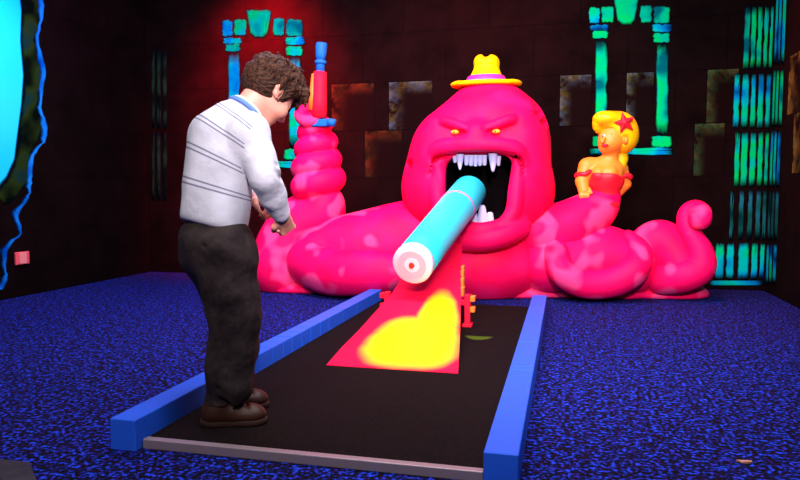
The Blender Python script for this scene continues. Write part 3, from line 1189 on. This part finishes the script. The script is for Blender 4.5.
# poured skirt under everything
sk = SDF((-2.9, 5.15, 0.0), (1.6, 6.75, 0.24), 0.0135)
for (x, y, Y, rx, ry, rz) in ((296, 285, 5.88, 0.44, 0.30, 0.10), (370, 285, 5.86, 0.58, 0.36, 0.12), (440, 285, 5.90, 0.5, 0.34, 0.11), (505, 285, 6.06, 0.50, 0.30, 0.13),
                          (560, 285, 6.20, 0.46, 0.30, 0.12), (605, 286, 6.20, 0.36, 0.30, 0.11), (655, 286, 6.28, 0.38, 0.26, 0.10), (682, 286, 6.28, 0.22, 0.20, 0.085)):
    c = W(x, y, Y)
    c[2] = 0.02
    sk.ell(c, (rx, ry, rz), 0.08)
sk.plane((0, 0, 0.0), (0, 0, -1))
field_mesh('base_skirt', sk, M['skin_arm'], octo)

# ------------------------------------------------------------------ fedora on the head
hc = W(486, 87.5, 6.08)
hat = empty('fedora', hc, 'small yellow fedora with a pink band on top of the octopus head', 'hat')
HS = 0.0089


def brim_bend(p, a):
    r = math.hypot(p.x, p.y)
    return Vector((p.x, p.y, p.z + 0.016 * max(0, (r - 0.15) / 0.15) ** 2 * (1.0 if math.cos(a) ** 2 > 0.5 else 0.6)))


br = MB().lathe((0, 0, 0), [(0.10, 0.0), (0.2, -0.004), (0.28, -0.010), (0.305, -0.004), (0.315, 0.012), (0.30, 0.028), (0.25, 0.034), (0.15, 0.04), (0.10, 0.04)], 56, 1, 0.85, brim_bend)
br.v = [(hc[0] + x, hc[1] + y, hc[2] + z) for x, y, z in br.v]
br.build('brim', M['yellow'], hat, True)
bd = MB().lathe(tuple(hc), [(0.178, 0.03), (0.180, 0.05), (0.162, 0.092), (0.150, 0.098)], 48, 1, 0.9)
bd.build('hat_band', M['band'], hat, True)
cs = SDF(hc + np.array([-0.2, -0.2, 0.02]), hc + np.array([0.2, 0.2, 0.33]), 0.006)
cs.cap(hc + np.array([0.0, 0, 0.05]), hc + np.array([0.005, 0, 0.185]), 0.160, 0.100, 0.0)
cs.ell(hc + np.array([-0.048, 0, 0.222]), (0.058, 0.11, 0.058), 0.04)
cs.ell(hc + np.array([0.054, 0, 0.214]), (0.058, 0.11, 0.056), 0.04)
cs.cap(hc + np.array([0.002, -0.2, 0.282]), hc + np.array([0.002, 0.2, 0.275]), 0.024, None, 0.03, sub=True)
cs.plane(hc + np.array([0, 0, 0.06]), (0, 0, -1))
field_mesh('crown', cs, M['yellow'], hat)

# ------------------------------------------------------------------ cyan tube held in the mouth
A, B = W(412, 265, 4.2), W(470, 191, 5.72)
tube = empty('cigar', A, 'thick cyan cigar with a pink-tipped end poking out of the monster mouth', 'cigar')
ax = (B - A) / np.linalg.norm(B - A)
L = np.linalg.norm(B - A)
P_ = lambda t: tuple(A + ax * t)
mb = MB().tube([P_(0.035), P_(0.3), P_(L * 0.75), P_(L - 0.03), P_(L)], [0.132, 0.134, 0.142, 0.142, 0.125], 48)
mb.build('tube_body', M['cyan'], tube, True)
mb = MB().tube([P_(0.0), P_(0.006), P_(0.055)], [0.124, 0.132, 0.1335], 48)
mb.build('end_rim', M['white_end'], tube, True)
MB().tube([P_(-0.003), P_(0.004)], 0.095, 40).build('end_disc', M['cyan_end'], tube)
MB().tube([P_(-0.006), P_(0.0)], 0.050, 32).build('end_disc', M['white_end'], tube)
MB().tube([P_(-0.018), P_(-0.004)], [0.016, 0.020], 20).build('ember', M['red'], tube)['label'] = 'red dot at the tip'
tb = L * 0.70
mb = MB().tube([P_(tb), P_(tb + 0.004), P_(tb + 0.020), P_(tb + 0.024)], [0.142, 0.146, 0.146, 0.142], 48, cap=False)
mb.build('ring_band', mat('lilac_band_paint', (0.55, 0.16, 0.45), 0.5), tube, True)

# ------------------------------------------------------------------ toy gun
GY = 5.80
gun = empty('toy_gun', W(318, 118, GY), 'blue and red toy machine gun pointing up, gripped by the coiled tentacle', 'toy gun')
g = lambda x, y, dy=0: tuple(W(x, y, GY + dy))
MB().tube([g(320.2, 74), g(321, 52)], 0.040, 20).build('barrel', M['gunblue'], gun, True)
MB().tube([g(320.7, 60), g(321, 55), g(321.5, 45), g(321.6, 43)], [0.040, 0.046, 0.052, 0.046], 20).build('muzzle', M['gunblue'], gun, True)
MB().tube([g(320.6, 64), g(320.7, 61)], 0.052, 20).build('sight_ring', M['gunblue'], gun, True)
MB().tube([g(319, 118), g(319.3, 100), g(319.8, 82), g(320.2, 72)], [0.072, 0.068, 0.062, 0.058], 20).build('handguard', M['gunred'], gun, True)
MB().tube([g(312, 110, -0.02), g(313, 95, -0.02), g(314.5, 74, -0.01)], [0.036, 0.036, 0.026], 16).build('foregrip', M['orange'], gun, True)
bevel(MB().box(np.array(g(313, 127)) + (0, -0.05, 0), np.array(g(331, 119)) + (0, 0.05, 0)).build('receiver', M['gunblue'], gun), 0.012)
MB().tube([g(331, 126, -0.06), g(332, 119, -0.06)], [0.035, 0.04], 16).build('magazine', M['gunblue'], gun, True)

# ------------------------------------------------------------------ woman in the tentacle
WY = 6.10
u = lambda x, y, dy=0.0: W(x + 2.0, y - 3.5, WY + dy)
wom = empty('woman_figure', u(603, 205), 'yellow-haired woman figure in a red dress held up by the right tentacle', 'statue')
ws = SDF(u(603, 190) + np.array([-0.36, -0.3, -0.26]), u(603, 150) + np.array([0.36, 0.34, 0.42]), 0.0065)
ws.ell(u(611, 143), (0.115, 0.125, 0.135))                       # skull
ws.ell(u(606.5, 149, -0.06), (0.075, 0.075, 0.075), 0.06)        # face, turned left and down
ws.ell(u(603, 154, -0.06), (0.04, 0.04, 0.035), 0.04)             # chin
ws.cap(u(602.0, 145, -0.145), u(600.5, 148, -0.155), 0.013, 0.017, 0.02)  # nose
ws.ell(u(603, 151.6, -0.135), (0.026, 0.016, 0.012), 0.012)
ws.ell(u(623, 147, -0.10), (0.018, 0.03, 0.032), 0.012)          # ear
ws.chain([u(610, 156), u(606, 168), u(603, 178)], [0.062, 0.06, 0.085], 0.03)
ws.cap(u(590, 170), u(614, 172, 0.04), 0.062, 0.062, 0.05)       # shoulders
ws.ell(u(603, 180), (0.135, 0.105, 0.11), 0.06)                  # chest
ws.ell(u(597, 178, -0.085), (0.052, 0.05, 0.05), 0.03)
ws.ell(u(608, 178, -0.085), (0.052, 0.05, 0.05), 0.03)
ws.chain([u(603, 186), u(603, 200), u(600, 210)], [0.11, 0.085, 0.1], 0.04)
ws.chain([u(585, 171, -0.02), u(581, 186, -0.05), u(583, 195, -0.08)], [0.062, 0.052, 0.046], 0.03)
ws.chain([u(618, 174, 0.08), u(622, 188, 0.12), u(612, 200, 0.12)], [0.06, 0.05, 0.04], 0.03)
for q in range(4):                                               # fingers of the visible hand
    ws.chain([u(580 + q * 2.2, 194, -0.09), u(579.6 + q * 2.4, 199, -0.115), u(580 + q * 2.4, 203, -0.11)], [0.014, 0.012, 0.010], 0.008)
ws.chain([u(588, 193, -0.09), u(590, 197, -0.12)], [0.014, 0.011], 0.008)
field_mesh('body', ws, M['doll'], wom)
ds = SDF(u(603, 205) + np.array([-0.4, -0.34, -0.2]), u(603, 165) + np.array([0.4, 0.36, 0.1]), 0.0065)
ds.ell(u(603, 186), (0.15, 0.12, 0.085))
ds.ell(u(597, 180.5, -0.09), (0.06, 0.055, 0.045), 0.03)
ds.ell(u(609, 180.5, -0.09), (0.06, 0.055, 0.045), 0.03)
ds.chain([u(603, 188), u(604, 198), u(602, 206)], [0.12, 0.10, 0.125], 0.05)
ds.chain([u(606, 183, -0.08), u(614, 180, -0.03), u(619, 179, 0.04)], [0.05, 0.05, 0.045], 0.04)
ds.plane(u(603, 178, -0.1), (0.1, 0.2, 1), 0.02)
field_mesh('dress', ds, M['dress'], wom)
# off-shoulder frills
for ctr, rx, tilt in ((u(583.5, 178.5, -0.03), 0.064, 0.25), (u(620, 180, 0.09), 0.062, -0.2)):
    pts = []
    for i in range(25):
        a = 2 * math.pi * i / 24
        pts.append((ctr[0] + rx * math.cos(a), ctr[1] + rx * math.sin(a), ctr[2] + tilt * rx * math.cos(a) + 0.006 * math.sin(5 * a)))
    MB().tube(pts, 0.020, 10, cap=False).build('sleeve_frill', M['dress'], wom, True)
hs = SDF(u(615, 140) + np.array([-0.3, -0.28, -0.32]), u(612, 135) + np.array([0.3, 0.3, 0.22]), 0.0065)
hs.ell(u(614, 135, 0.02), (0.155, 0.15, 0.135))
hs.ell(u(620, 143, 0.03), (0.125, 0.14, 0.14), 0.04)
hs.ell(u(604, 126, -0.08), (0.105, 0.095, 0.06), 0.05)
hs.chain(spline([u(600, 126, -0.10), u(595.5, 131, -0.08), u(596, 138, -0.05)], 5), [0.035] * 6 + [0.03] * 3 + [0.02] * 2, 0.04)
hs.ell(u(606, 148, -0.11), (0.088, 0.085, 0.108), 0.02, sub=True)      # open towards the face
hs.ell(u(623, 147, -0.12), (0.03, 0.05, 0.04), 0.02, sub=True)
hs.chain(spline([u(617, 160, 0.09), u(618, 165, 0.06), u(616, 171, 0.04), u(612, 174, 0.05)], 4), [0.055] * 5 + [0.05] * 4 + [0.03] * 4, 0.04)
field_mesh('hair', hs, M['hairy'], wom)
# star bow
mb = MB()
c = u(622, 130, -0.155)
vs = []
for i in range(10):
    a = math.pi / 2 + i * math.pi / 5 + 0.25
    r = 0.088 if i % 2 == 0 else 0.042
    vs.append((c[0] + r * math.cos(a), c[1] + 0.02 + 0.25 * r * math.cos(a), c[2] + r * math.sin(a)))
vs += [(x, y + 0.045, z) for x, y, z in vs]
vs.append((c[0], c[1] - 0.02, c[2]))
fs = [(i, (i + 1) % 10, 20) for i in range(10)] + [((i + 1) % 10, i, 10 + i, 10 + (i + 1) % 10) for i in range(10)] + [tuple(range(19, 9, -1))]
mb.add(vs, fs)
bevel(mb.build('star_bow', M['dress'], wom), 0.006)
for x, y in ((601.6, 142.6), (609.8, 141.4)):
    mb = MB().lathe((0, 0, 0), [(0.0005, -0.013), (0.010, -0.009), (0.014, 0), (0.010, 0.009), (0.0005, 0.013)], 18)
    c = u(x, y, -0.122 if x < 606 else -0.118)
    mb.v = [(c[0] + v[0] * 1.2, c[1] + v[1], c[2] + v[2]) for v in mb.v]
    eo = mb.build('eye', M['white'], wom, True)
    mb = MB().lathe((0, 0, 0), [(0.0005, -0.008), (0.006, -0.005), (0.008, 0), (0.006, 0.005), (0.0005, 0.008)], 14)
    mb.v = [(c[0] + v[0] - 0.006, c[1] - 0.012 + v[1] * 0.4, c[2] + v[2]) for v in mb.v]
    mb.build('pupil', M['black'], eo, True)
mb = MB().lathe((0, 0, 0), [(0.0005, -0.013), (0.02, -0.008), (0.028, 0), (0.02, 0.009), (0.0005, 0.013)], 16)
c = u(603, 151.6, -0.148)
mb.v = [(c[0] + v[0], c[1] + v[1] * 0.5, c[2] + v[2]) for v in mb.v]
mb.build('lips', M['lips'], wom, True)

wom.scale = (1.05, 1.05, 1.05)

# ================================================================== THE BOY
# local frame: x = facing, y = his left, z = up
BZ = LZ
g0 = WZ(234, 415, LZ)
TH = math.radians(51.6)
boy = empty('person', (g0[0], g0[1], BZ), 'person in grey striped sweater and black jeans, standing on the lane with head bowed', 'person', TH)
BS = 0.935
boy.scale = (BS, BS, BS)
ca, sa = math.cos(TH), math.sin(TH)


def to_world(me):
    n_ = len(me.vertices)
    a = np.empty(n_ * 3, np.float32)
    me.vertices.foreach_get('co', a)
    return a.reshape(-1, 3)


def person_part(name, sdf, mats, attr=None, relax=1, parent=boy, matfn=None):
    o = field_mesh(name, sdf, mats, None, attr, matfn, relax)      # modelled in the person's own frame
    o.parent = parent
    return o


def rows(fx):                                                     # head frame: rows face, left, up
    f = np.array(fx, float)
    f /= np.linalg.norm(f)
    l_ = np.cross([0, 0, 1], f)
    l_ /= np.linalg.norm(l_)
    return np.array([f, l_, np.cross(f, l_)])


HC = np.array([0.190, 0.0, 1.345])
HR = rows((0.70, 0.05, -0.71))
hp = lambda a, b, c: HC + HR[0] * a + HR[1] * b + HR[2] * c       # forward, left, up within the head

SH_R, EL_R, WR_R = np.array([0.005, -0.165, 1.165]), np.array([0.048, -0.212, 0.985]), np.array([0.158, -0.140, 0.838])
SH_L, EL_L, WR_L = np.array([0.005, 0.165, 1.165]), np.array([0.075, 0.20, 0.965]), np.array([0.135, 0.055, 0.905])
HIP_R, KN_R, AN_R = np.array([-0.06, -0.085, 0.70]), np.array([-0.028, -0.085, 0.39]), np.array([-0.06, -0.075, 0.085])
HIP_L, KN_L, AN_L = np.array([-0.055, 0.085, 0.70]), np.array([0.06, 0.085, 0.39]), np.array([0.03, 0.085, 0.085])

bd = SDF((-0.30, -0.36, 0.0), (0.40, 0.36, 1.52), 0.006)
bd.ell((-0.065, 0, 0.74), (0.105, 0.14, 0.11))
bd.chain([(-0.065, 0, 0.78), (-0.065, 0, 0.92), (-0.045, 0, 1.06)], [0.10, 0.095, 0.105], 0.06)
bd.ell((-0.035, 0, 1.06), (0.10, 0.15, 0.13), 0.06)
bd.cap(SH_R, SH_L, 0.052, 0.052, 0.06)
for a, b, c_ in ((SH_R, EL_R, WR_R), (SH_L, EL_L, WR_L)):
    bd.chain([a, b, c_], [0.046, 0.037, 0.025], 0.03)
for a, b, c_, fy in ((HIP_R, KN_R, AN_R, -0.55), (HIP_L, KN_L, AN_L, -0.35)):
    bd.chain([a, b, c_], [0.078, 0.054, 0.036], 0.03)
    bd.cap(c_ + np.array([-0.03, 0, -0.040]), c_ + np.array([-0.018 + 0.085 * math.cos(fy), 0.085 * math.sin(fy), -0.050]), 0.024, 0.018, 0.02)
# neck and head
bd.chain([(0.015, 0, 1.19), (0.075, 0, 1.265), hp(-0.035, 0, -0.055)], [0.066, 0.056, 0.056], 0.04)
bd.ell(hp(-0.012, 0, 0.025), (0.104, 0.082, 0.094), 0.03, HR)
bd.ell(hp(0.035, 0, -0.045), (0.060, 0.062, 0.075), 0.045, HR)
bd.ell(hp(0.062, 0, -0.105), (0.026, 0.028, 0.020), 0.04, HR)        # chin
bd.cap(hp(0.094, 0, 0.005), hp(0.112, 0, -0.038), 0.009, 0.014, 0.018)  # nose
for sgn in (-1, 1):
    bd.ell(hp(0.108, sgn * 0.012, -0.042), (0.009, 0.009, 0.008), 0.008, HR)
    bd.ell(hp(0.092, sgn * 0.034, 0.006), (0.016, 0.019, 0.013), 0.008, HR, sub=True)
    bd.ell(hp(0.079, sgn * 0.034, 0.006), (0.015, 0.015, 0.0135), 0.004, HR)
    bd.ell(hp(0.070, sgn * 0.045, -0.04), (0.026, 0.024, 0.026), 0.03, HR)   # cheek
    # ear: shell and rim
    bd.ell(hp(-0.012, sgn * 0.083, -0.012), (0.018, 0.010, 0.030), 0.010, HR)
    rim = [hp(0.002, sgn * 0.086, -0.036), hp(-0.016, sgn * 0.090, -0.030), hp(-0.030, sgn * 0.094, -0.008), hp(-0.024, sgn * 0.095, 0.014), hp(-0.006, sgn * 0.090, 0.016)]
    bd.chain(rim, 0.0075, 0.006)
bd.cap(hp(0.091, -0.022, -0.078), hp(0.091, 0.022, -0.078), 0.007, None, 0.008)
bd.cap(hp(0.094, -0.021, -0.0745), hp(0.094, 0.021, -0.0745), 0.006, None, 0.003, sub=True)


def hand(wr, el, palm_n, curl, sgn):
    """palm and five bent fingers continuing the forearm; palm_n points out of the palm"""
    d = wr - el
    d = d / np.linalg.norm(d)
    pn = np.array(palm_n, float)
    pn = pn - d * (pn @ d)
    pn /= np.linalg.norm(pn)
    s_ = np.cross(d, pn) * sgn                                    # towards the thumb
    pc = wr + d * 0.048
    bd.cap(wr, wr + d * 0.02, 0.025, 0.026, 0.02)
    bd.ell(pc, (0.044, 0.036, 0.017), 0.02, np.array([d, s_, pn]))
    lens = (0.066, 0.074, 0.069, 0.055)
    for i, L_ in enumerate(lens):
        off = s_ * (0.027 - 0.018 * i)
        p0 = wr + d * (0.062 - 0.004 * abs(i - 1.2)) + off * 0.8
        ang = 0.25
        p = wr + d * 0.088 + off
        chain_ = [p0, p]
        for seg, fr in enumerate((0.45, 0.32, 0.25)):
            ang += curl * (0.75, 0.95, 0.6)[seg]
            p = p + (d * math.cos(ang) + pn * math.sin(ang)) * L_ * fr
            chain_.append(p)
        bd.chain(chain_, [0.0105, 0.0098, 0.0092, 0.0085, 0.0074], 0.005)
    t0 = wr + d * 0.022 + s_ * 0.022
    t1 = t0 + (d * 0.6 + s_ * 0.7 + pn * 0.35) * 0.034
    t2 = t1 + (d * 0.85 + s_ * 0.12 + pn * 0.5) * 0.030
    t3 = t2 + (d * 0.8 - s_ * 0.25 + pn * 0.55) * 0.024
    bd.chain([t0, t1, t2, t3], [0.015, 0.0125, 0.0105, 0.0085], 0.010)


hand(WR_R, EL_R, (0.25, 0.95, -0.1), 0.95, -1.0)
hand(WR_L, EL_L, (-0.2, -0.3, -1.0), 0.9, -1.0)


def eyecol(c):
    out = np.zeros(len(c), int)
    for sgn in (-1, 1):
        r_ = (c - HC) @ HR.T
        out |= ((np.abs(r_[:, 1] - sgn * 0.034) < 0.012) & (np.abs(r_[:, 2] - 0.004) < 0.004) & (r_[:, 0] > 0.086)).astype(int)
        out |= 0
    return out


person_part('body', bd, [M['skin'], M['black']], matfn=eyecol)

# ---- hair
hr = SDF(HC - 0.21, HC + 0.21, 0.0042)
hr.ell(hp(-0.022, 0, 0.045), (0.122, 0.102, 0.108), 0, HR)
hr.ell(hp(-0.055, 0, 0.0), (0.085, 0.088, 0.085), 0.04, HR)
hr.ell(hp(0.078, 0.0, 0.098), (0.055, 0.085, 0.038), 0.05, HR)
hr.ell(hp(0.112, 0, -0.04), (0.078, 0.12, 0.108), 0.02, HR, sub=True)
for sgn in (-1, 1):
    hr.ell(hp(0.0, sgn * 0.10, -0.025), (0.036, 0.030, 0.046), 0.014, HR, sub=True)
    hr.cap(hp(0.035, sgn * 0.078, 0.03), hp(0.030, sgn * 0.078, -0.02), 0.014, 0.008, 0.015)
r2 = np.random.default_rng(3)
crown = np.array([-0.065, 0.0, 0.125])
for i in range(620):                                              # locks combed away from the crown
    a = r2.uniform(0, 2 * math.pi)
    e_ = r2.uniform(-0.35, 1.5)
    dd = np.array([math.cos(a) * math.cos(e_) * 1.14, math.sin(a) * math.cos(e_) * 0.96, math.sin(e_) * 1.02 + 0.18])
    if dd[0] > 0.42 and dd[2] < 0.80:
        continue
    if abs(dd[1]) > 0.6 and -0.45 < dd[0] < 0.3 and dd[2] < 0.1:
        continue
    p = dd * 0.102
    p = np.array([p[0] - 0.02, p[1], p[2] + 0.024])
    nn = dd / np.linalg.norm(dd)
    fl = p - crown
    fl = fl - nn * (fl @ nn)
    fl = fl / (np.linalg.norm(fl) + 1e-6) + r2.normal(size=3) * 0.16
    q = p + fl * 0.030 + nn * 0.004
    e2 = p + fl * 0.056 - nn * r2.uniform(0.002, 0.012)
    hr.chain([hp(*p), hp(*q), hp(*e2)], [0.0065, 0.0055, 0.0022], 0.005)
for i in range(9):                                                # fringe
    y_ = -0.075 + i * 0.0185
    hr.cap(hp(0.088, y_, 0.092), hp(0.122 + 0.01 * math.sin(i * 2.1), y_ * 1.05, 0.048 + 0.012 * math.sin(i * 1.7)), 0.017, 0.006, 0.018)
hr.wob(0.0015, 60, 2)
person_part('hair', hr, M['hair'], relax=0)

# ---- sweater
sw = SDF((-0.32, -0.36, 0.66), (0.32, 0.36, 1.33), 0.007)
sw.ell((-0.066, 0, 0.82), (0.120, 0.160, 0.15))
sw.chain([(-0.078, 0, 0.82), (-0.075, 0, 0.95), (-0.05, 0, 1.08)], [0.108, 0.11, 0.120], 0.06)
sw.ell((-0.042, 0, 0.98), (0.112, 0.160, 0.18), 0.06)
sw.ell((-0.026, 0, 1.10), (0.118, 0.172, 0.145), 0.06)
sw.ell((-0.02, 0, 1.185), (0.11, 0.14, 0.085), 0.06)
sw.cap((0.03, 0, 1.225), (0.06, 0, 1.255), 0.082, 0.07, 0.04)
sw.cap(SH_R, SH_L, 0.072, 0.072, 0.05)
for a, b, c_, sg in ((SH_R, EL_R, WR_R, 1), (SH_L, EL_L, WR_L, 0)):
    dirn = (c_ - b) / np.linalg.norm(c_ - b)
    sw.chain([a, (a + b) / 2, b, (b + c_) / 2, c_ - dirn * 0.012], [0.072, 0.066, 0.060, 0.052, 0.040], 0.03)
    # sleeve creases at the elbow
    for t in (0.78, 0.92, 1.0):
        p = a + (b - a) * t
        sw.cap(p + np.array([0.03, -0.064 if sg else 0.064, 0.02]), p + np.array([0.07, 0.0, -0.012]), 0.007, None, 0.02, sub=True)
# folds across the back and side
sw.wob(0.007, 30, 5)
# open neck
sw.cap((0.075, 0, 1.262), (0.16, 0, 1.34), 0.062, 0.075, 0.01, sub=True)
sw.plane((-0.07, 0, 0.770), (-0.42, 0.0, -1.0), 0.02)
hem = [0]


def stripe_attr(v):
    v = v.copy()
    uu_ = BS * (0.906 * v[:, 0] - 0.42 * v[:, 1])
    d_ = 0.06 - uu_
    a_ = (v[:, 2] * BS + BZ + 1.63 * d_) / (1 + 2.2 * d_)

    def dseg(p, q):
        p, q = np.array(p), np.array(q)
        t = np.clip(((v - p) @ (q - p)) / ((q - p) @ (q - p)), 0, 1)
        return np.linalg.norm(v - p - t[:, None] * (q - p), axis=1)
    arm = np.minimum(np.minimum(dseg(SH_R + np.array([0.03, -0.02, -0.03]), EL_R), dseg(EL_R, WR_R)), np.minimum(dseg(SH_L, EL_L), dseg(EL_L, WR_L)))
    a_ = np.where(arm < 0.076, -5.0, a_)
    return a_


person_part('sweater', sw, M['sweater'], {'stripe': stripe_attr})
# ribbed hem and cuff bands
mb = MB()
# collar: blue edge and white shirt inside
cpts, spts = [], []
cn = np.array([0.073, 0, 1.257])
t_ax = np.array([0.7, 0, 0.71])
b1, b2 = np.array([0, 1.0, 0]), np.array([-0.71, 0, 0.70])
for i in range(33):
    a = 2 * math.pi * i / 32
    cpts.append(cn + (b1 * math.cos(a) + b2 * math.sin(a)) * 0.078)
    spts.append(cn + t_ax * 0.012 + (b1 * math.cos(a) + b2 * math.sin(a)) * 0.069)
o = MB().tube(cpts, 0.010, 10, cap=False).build('collar', M['collar'], None, True)
o.parent = boy
o = MB().tube(spts, 0.011, 10, cap=False).build('shirt_collar', M['shirt'], None, True)
o.parent = boy

# ---- jeans
js = SDF((-0.32, -0.30, 0.02), (0.30, 0.30, 0.86), 0.007)
js.ell((-0.068, 0, 0.745), (0.126, 0.164, 0.115))
js.ell((-0.080, 0, 0.69), (0.125, 0.160, 0.10), 0.05)
for a, b, c_, s_ in ((HIP_R, KN_R, AN_R, -1), (HIP_L, KN_L, AN_L, 1)):
    js.chain([a, (a + b) / 2, b, (b + c_) / 2, c_ + np.array([0.0, 0, -0.02])], [0.120, 0.113, 0.104, 0.097, 0.090], 0.045)
    for z in (0.17, 0.115):
        js.cap((c_[0] - 0.08, c_[1] - 0.06, z), (c_[0] + 0.09, c_[1] + s_ * 0.05, z - 0.03), 0.008, 0.006, 0.025, sub=True)
js.cap((-0.20, -0.13, 0.735), (-0.05, -0.17, 0.70), 0.006, None, 0.01, sub=True)   # pocket line
js.wob(0.007, 30, 9)
js.plane((-0.07, 0, 0.835), (0.0, 0.0, 1.0), 0.02)
js.plane((-0.07, 0, 0.088), (0.0, 0.0, -1.0), 0.0)
person_part('jeans', js, M['denim'])

# ---- shoes
for a, yaw in ((AN_R, -0.55), (AN_L, -0.35)):
    ss = SDF((-0.13, -0.09, 0.0), (0.24, 0.09, 0.16), 0.005)
    ss.ell((-0.035, 0, 0.05), (0.062, 0.046, 0.055))
    ss.cap((-0.035, 0, 0.055), (-0.02, 0, 0.11), 0.045, 0.046, 0.03)
    ss.chain([(-0.02, 0, 0.062), (0.05, 0.0, 0.052), (0.125, 0.0, 0.036)], [0.052, 0.045, 0.034], 0.03)
    ss.ell((0.125, 0.0, 0.036), (0.062, 0.050, 0.034), 0.03)
    ss.ell((0.06, 0.0, 0.036), (0.09, 0.044, 0.03), 0.03)
    ss.cap((-0.02, 0, 0.13), (-0.02, 0, 0.2), 0.036, None, 0.01, sub=True)
    ss.cap((0.115, -0.06, 0.075), (0.085, 0.06, 0.085), 0.008, None, 0.01, sub=True)
    ss.plane((0, 0, 0.018), (0, 0, -1))
    so_ = field_mesh('shoe', ss, M['shoe'], None)
    so_.location = (a[0] - 0.018, a[1], 0.0)
    so_.rotation_euler = (0, 0, yaw)
    so_.scale = (0.91, 1, 1)
    so_.parent = boy
    sl_ = SDF((-0.13, -0.09, -0.002), (0.24, 0.09, 0.05), 0.004)
    sl_.ell((-0.035, 0, 0.014), (0.068, 0.051, 0.04))
    sl_.ell((0.118, 0.0, 0.012), (0.076, 0.056, 0.04), 0.03)
    sl_.ell((0.04, 0.0, 0.012), (0.10, 0.046, 0.04), 0.03)
    sl_.plane((0, 0, 0.024), (0, 0, 1))
    sl_.plane((0, 0, 0.001), (0, 0, -1))
    o = field_mesh('sole', sl_, M['sole'], None)
    o.parent = so_
    mb = MB()
    for i in range(4):
        x = 0.022 + i * 0.022
        zt = 0.107 - i * 0.0085
        mb.tube([(x, -0.036, zt - 0.022), (x + 0.006, -0.018, zt - 0.006), (x + 0.008, 0, zt - 0.002), (x + 0.006, 0.018, zt - 0.006), (x, 0.036, zt - 0.022)], 0.0032, 8)
    o = mb.build('lace', M['lace'], None, True)
    o.parent = so_

# ================================================================== LIGHT
def area(name, loc, target, size, power, col, sy=None):
    l = bpy.data.lights.new(name, 'AREA')
    l.shape = 'RECTANGLE'
    l.size = size
    l.size_y = sy or size
    l.energy = power
    l.color = col
    o = bpy.data.objects.new(name, l)
    C.objects.link(o)
    o.location = loc
    o.rotation_euler = (Vector(target) - Vector(loc)).to_track_quat('-Z', 'Y').to_euler()
    return o


# near-white lamp for the monster, cooler over the lane, violet black light at left, flash stand-in
area('overhead_light', (-0.9, 3.7, 3.3), (-0.8, 5.6, 0.8), 2.6, 255, (1.0, 0.86, 0.98), 0.5)
area('overhead_light', (0.2, 2.0, 3.3), (-0.2, 2.6, 0.0), 2.4, 95, (0.85, 0.88, 1.0), 0.6)
area('overhead_light', (-3.0, 4.6, 3.3), (-2.6, 5.6, 0.5), 2.0, 75, (0.75, 0.35, 1.0), 0.5)
area('overhead_light', (-1.2, -0.6, 2.7), (-1.0, 4.0, 0.6), 0.8, 70, (1.0, 0.95, 0.97), 0.6)  # stands in for a flash from the viewer's side, hung below the ceiling


def spot(name, loc, target, power, col, deg, blend=0.8, r=0.08):
    l = bpy.data.lights.new(name, 'SPOT')
    l.energy = power
    l.color = col
    l.spot_size = math.radians(deg)
    l.spot_blend = blend
    l.shadow_soft_size = r
    o = bpy.data.objects.new(name, l)
    C.objects.link(o)
    o.location = loc
    o.rotation_euler = (Vector(target) - Vector(loc)).to_track_quat('-Z', 'Y').to_euler()
    return o


p = W(255, 20, YB)
spot('red_spot', (p[0] + 0.2, YB - 0.85, 3.30), (p[0] + 0.15, YB, 2.35), 4800, (1.0, 0.0, 0.012), 88, 1.0, 0.3)
spot('red_spot', (-0.9, 5.0, 3.28), (-1.0, YB, 1.6), 450, (1.0, 0.02, 0.03), 100, 1.0)
spot('red_spot', (0.6, 5.4, 3.28), (XR, 5.7, 1.2), 420, (1.0, 0.03, 0.03), 85, 1.0)

spot('octopus_fill', (0.6, -0.7, 2.7), (-0.75, 5.9, 0.45), 1300, (1.0, 0.9, 0.97), 48, 0.7, 0.25)  # added front fill, standing in for the even glow of fluorescent paint
q = PL(-20, 90)
spot('mural_fill', (XL + 1.3, q[1] - 0.3, 3.2), (XL, q[1], q[2] - 0.1), 130, (0.55, 0.9, 1.0), 70, 1.0)  # unseen fill added only to brighten the painted sky

w = bpy.data.worlds.new('world')
scene.world = w
w.use_nodes = True
w.node_tree.nodes['Background'].inputs[0].default_value = (0.02, 0.02, 0.04, 1)
w.node_tree.nodes['Background'].inputs[1].default_value = 0.1

scene.view_settings.view_transform = 'Standard'
scene.view_settings.look = 'None'
scene.view_settings.exposure = 0.0
scene.view_settings.gamma = 1.0
scene.view_settings.use_curve_mapping = False
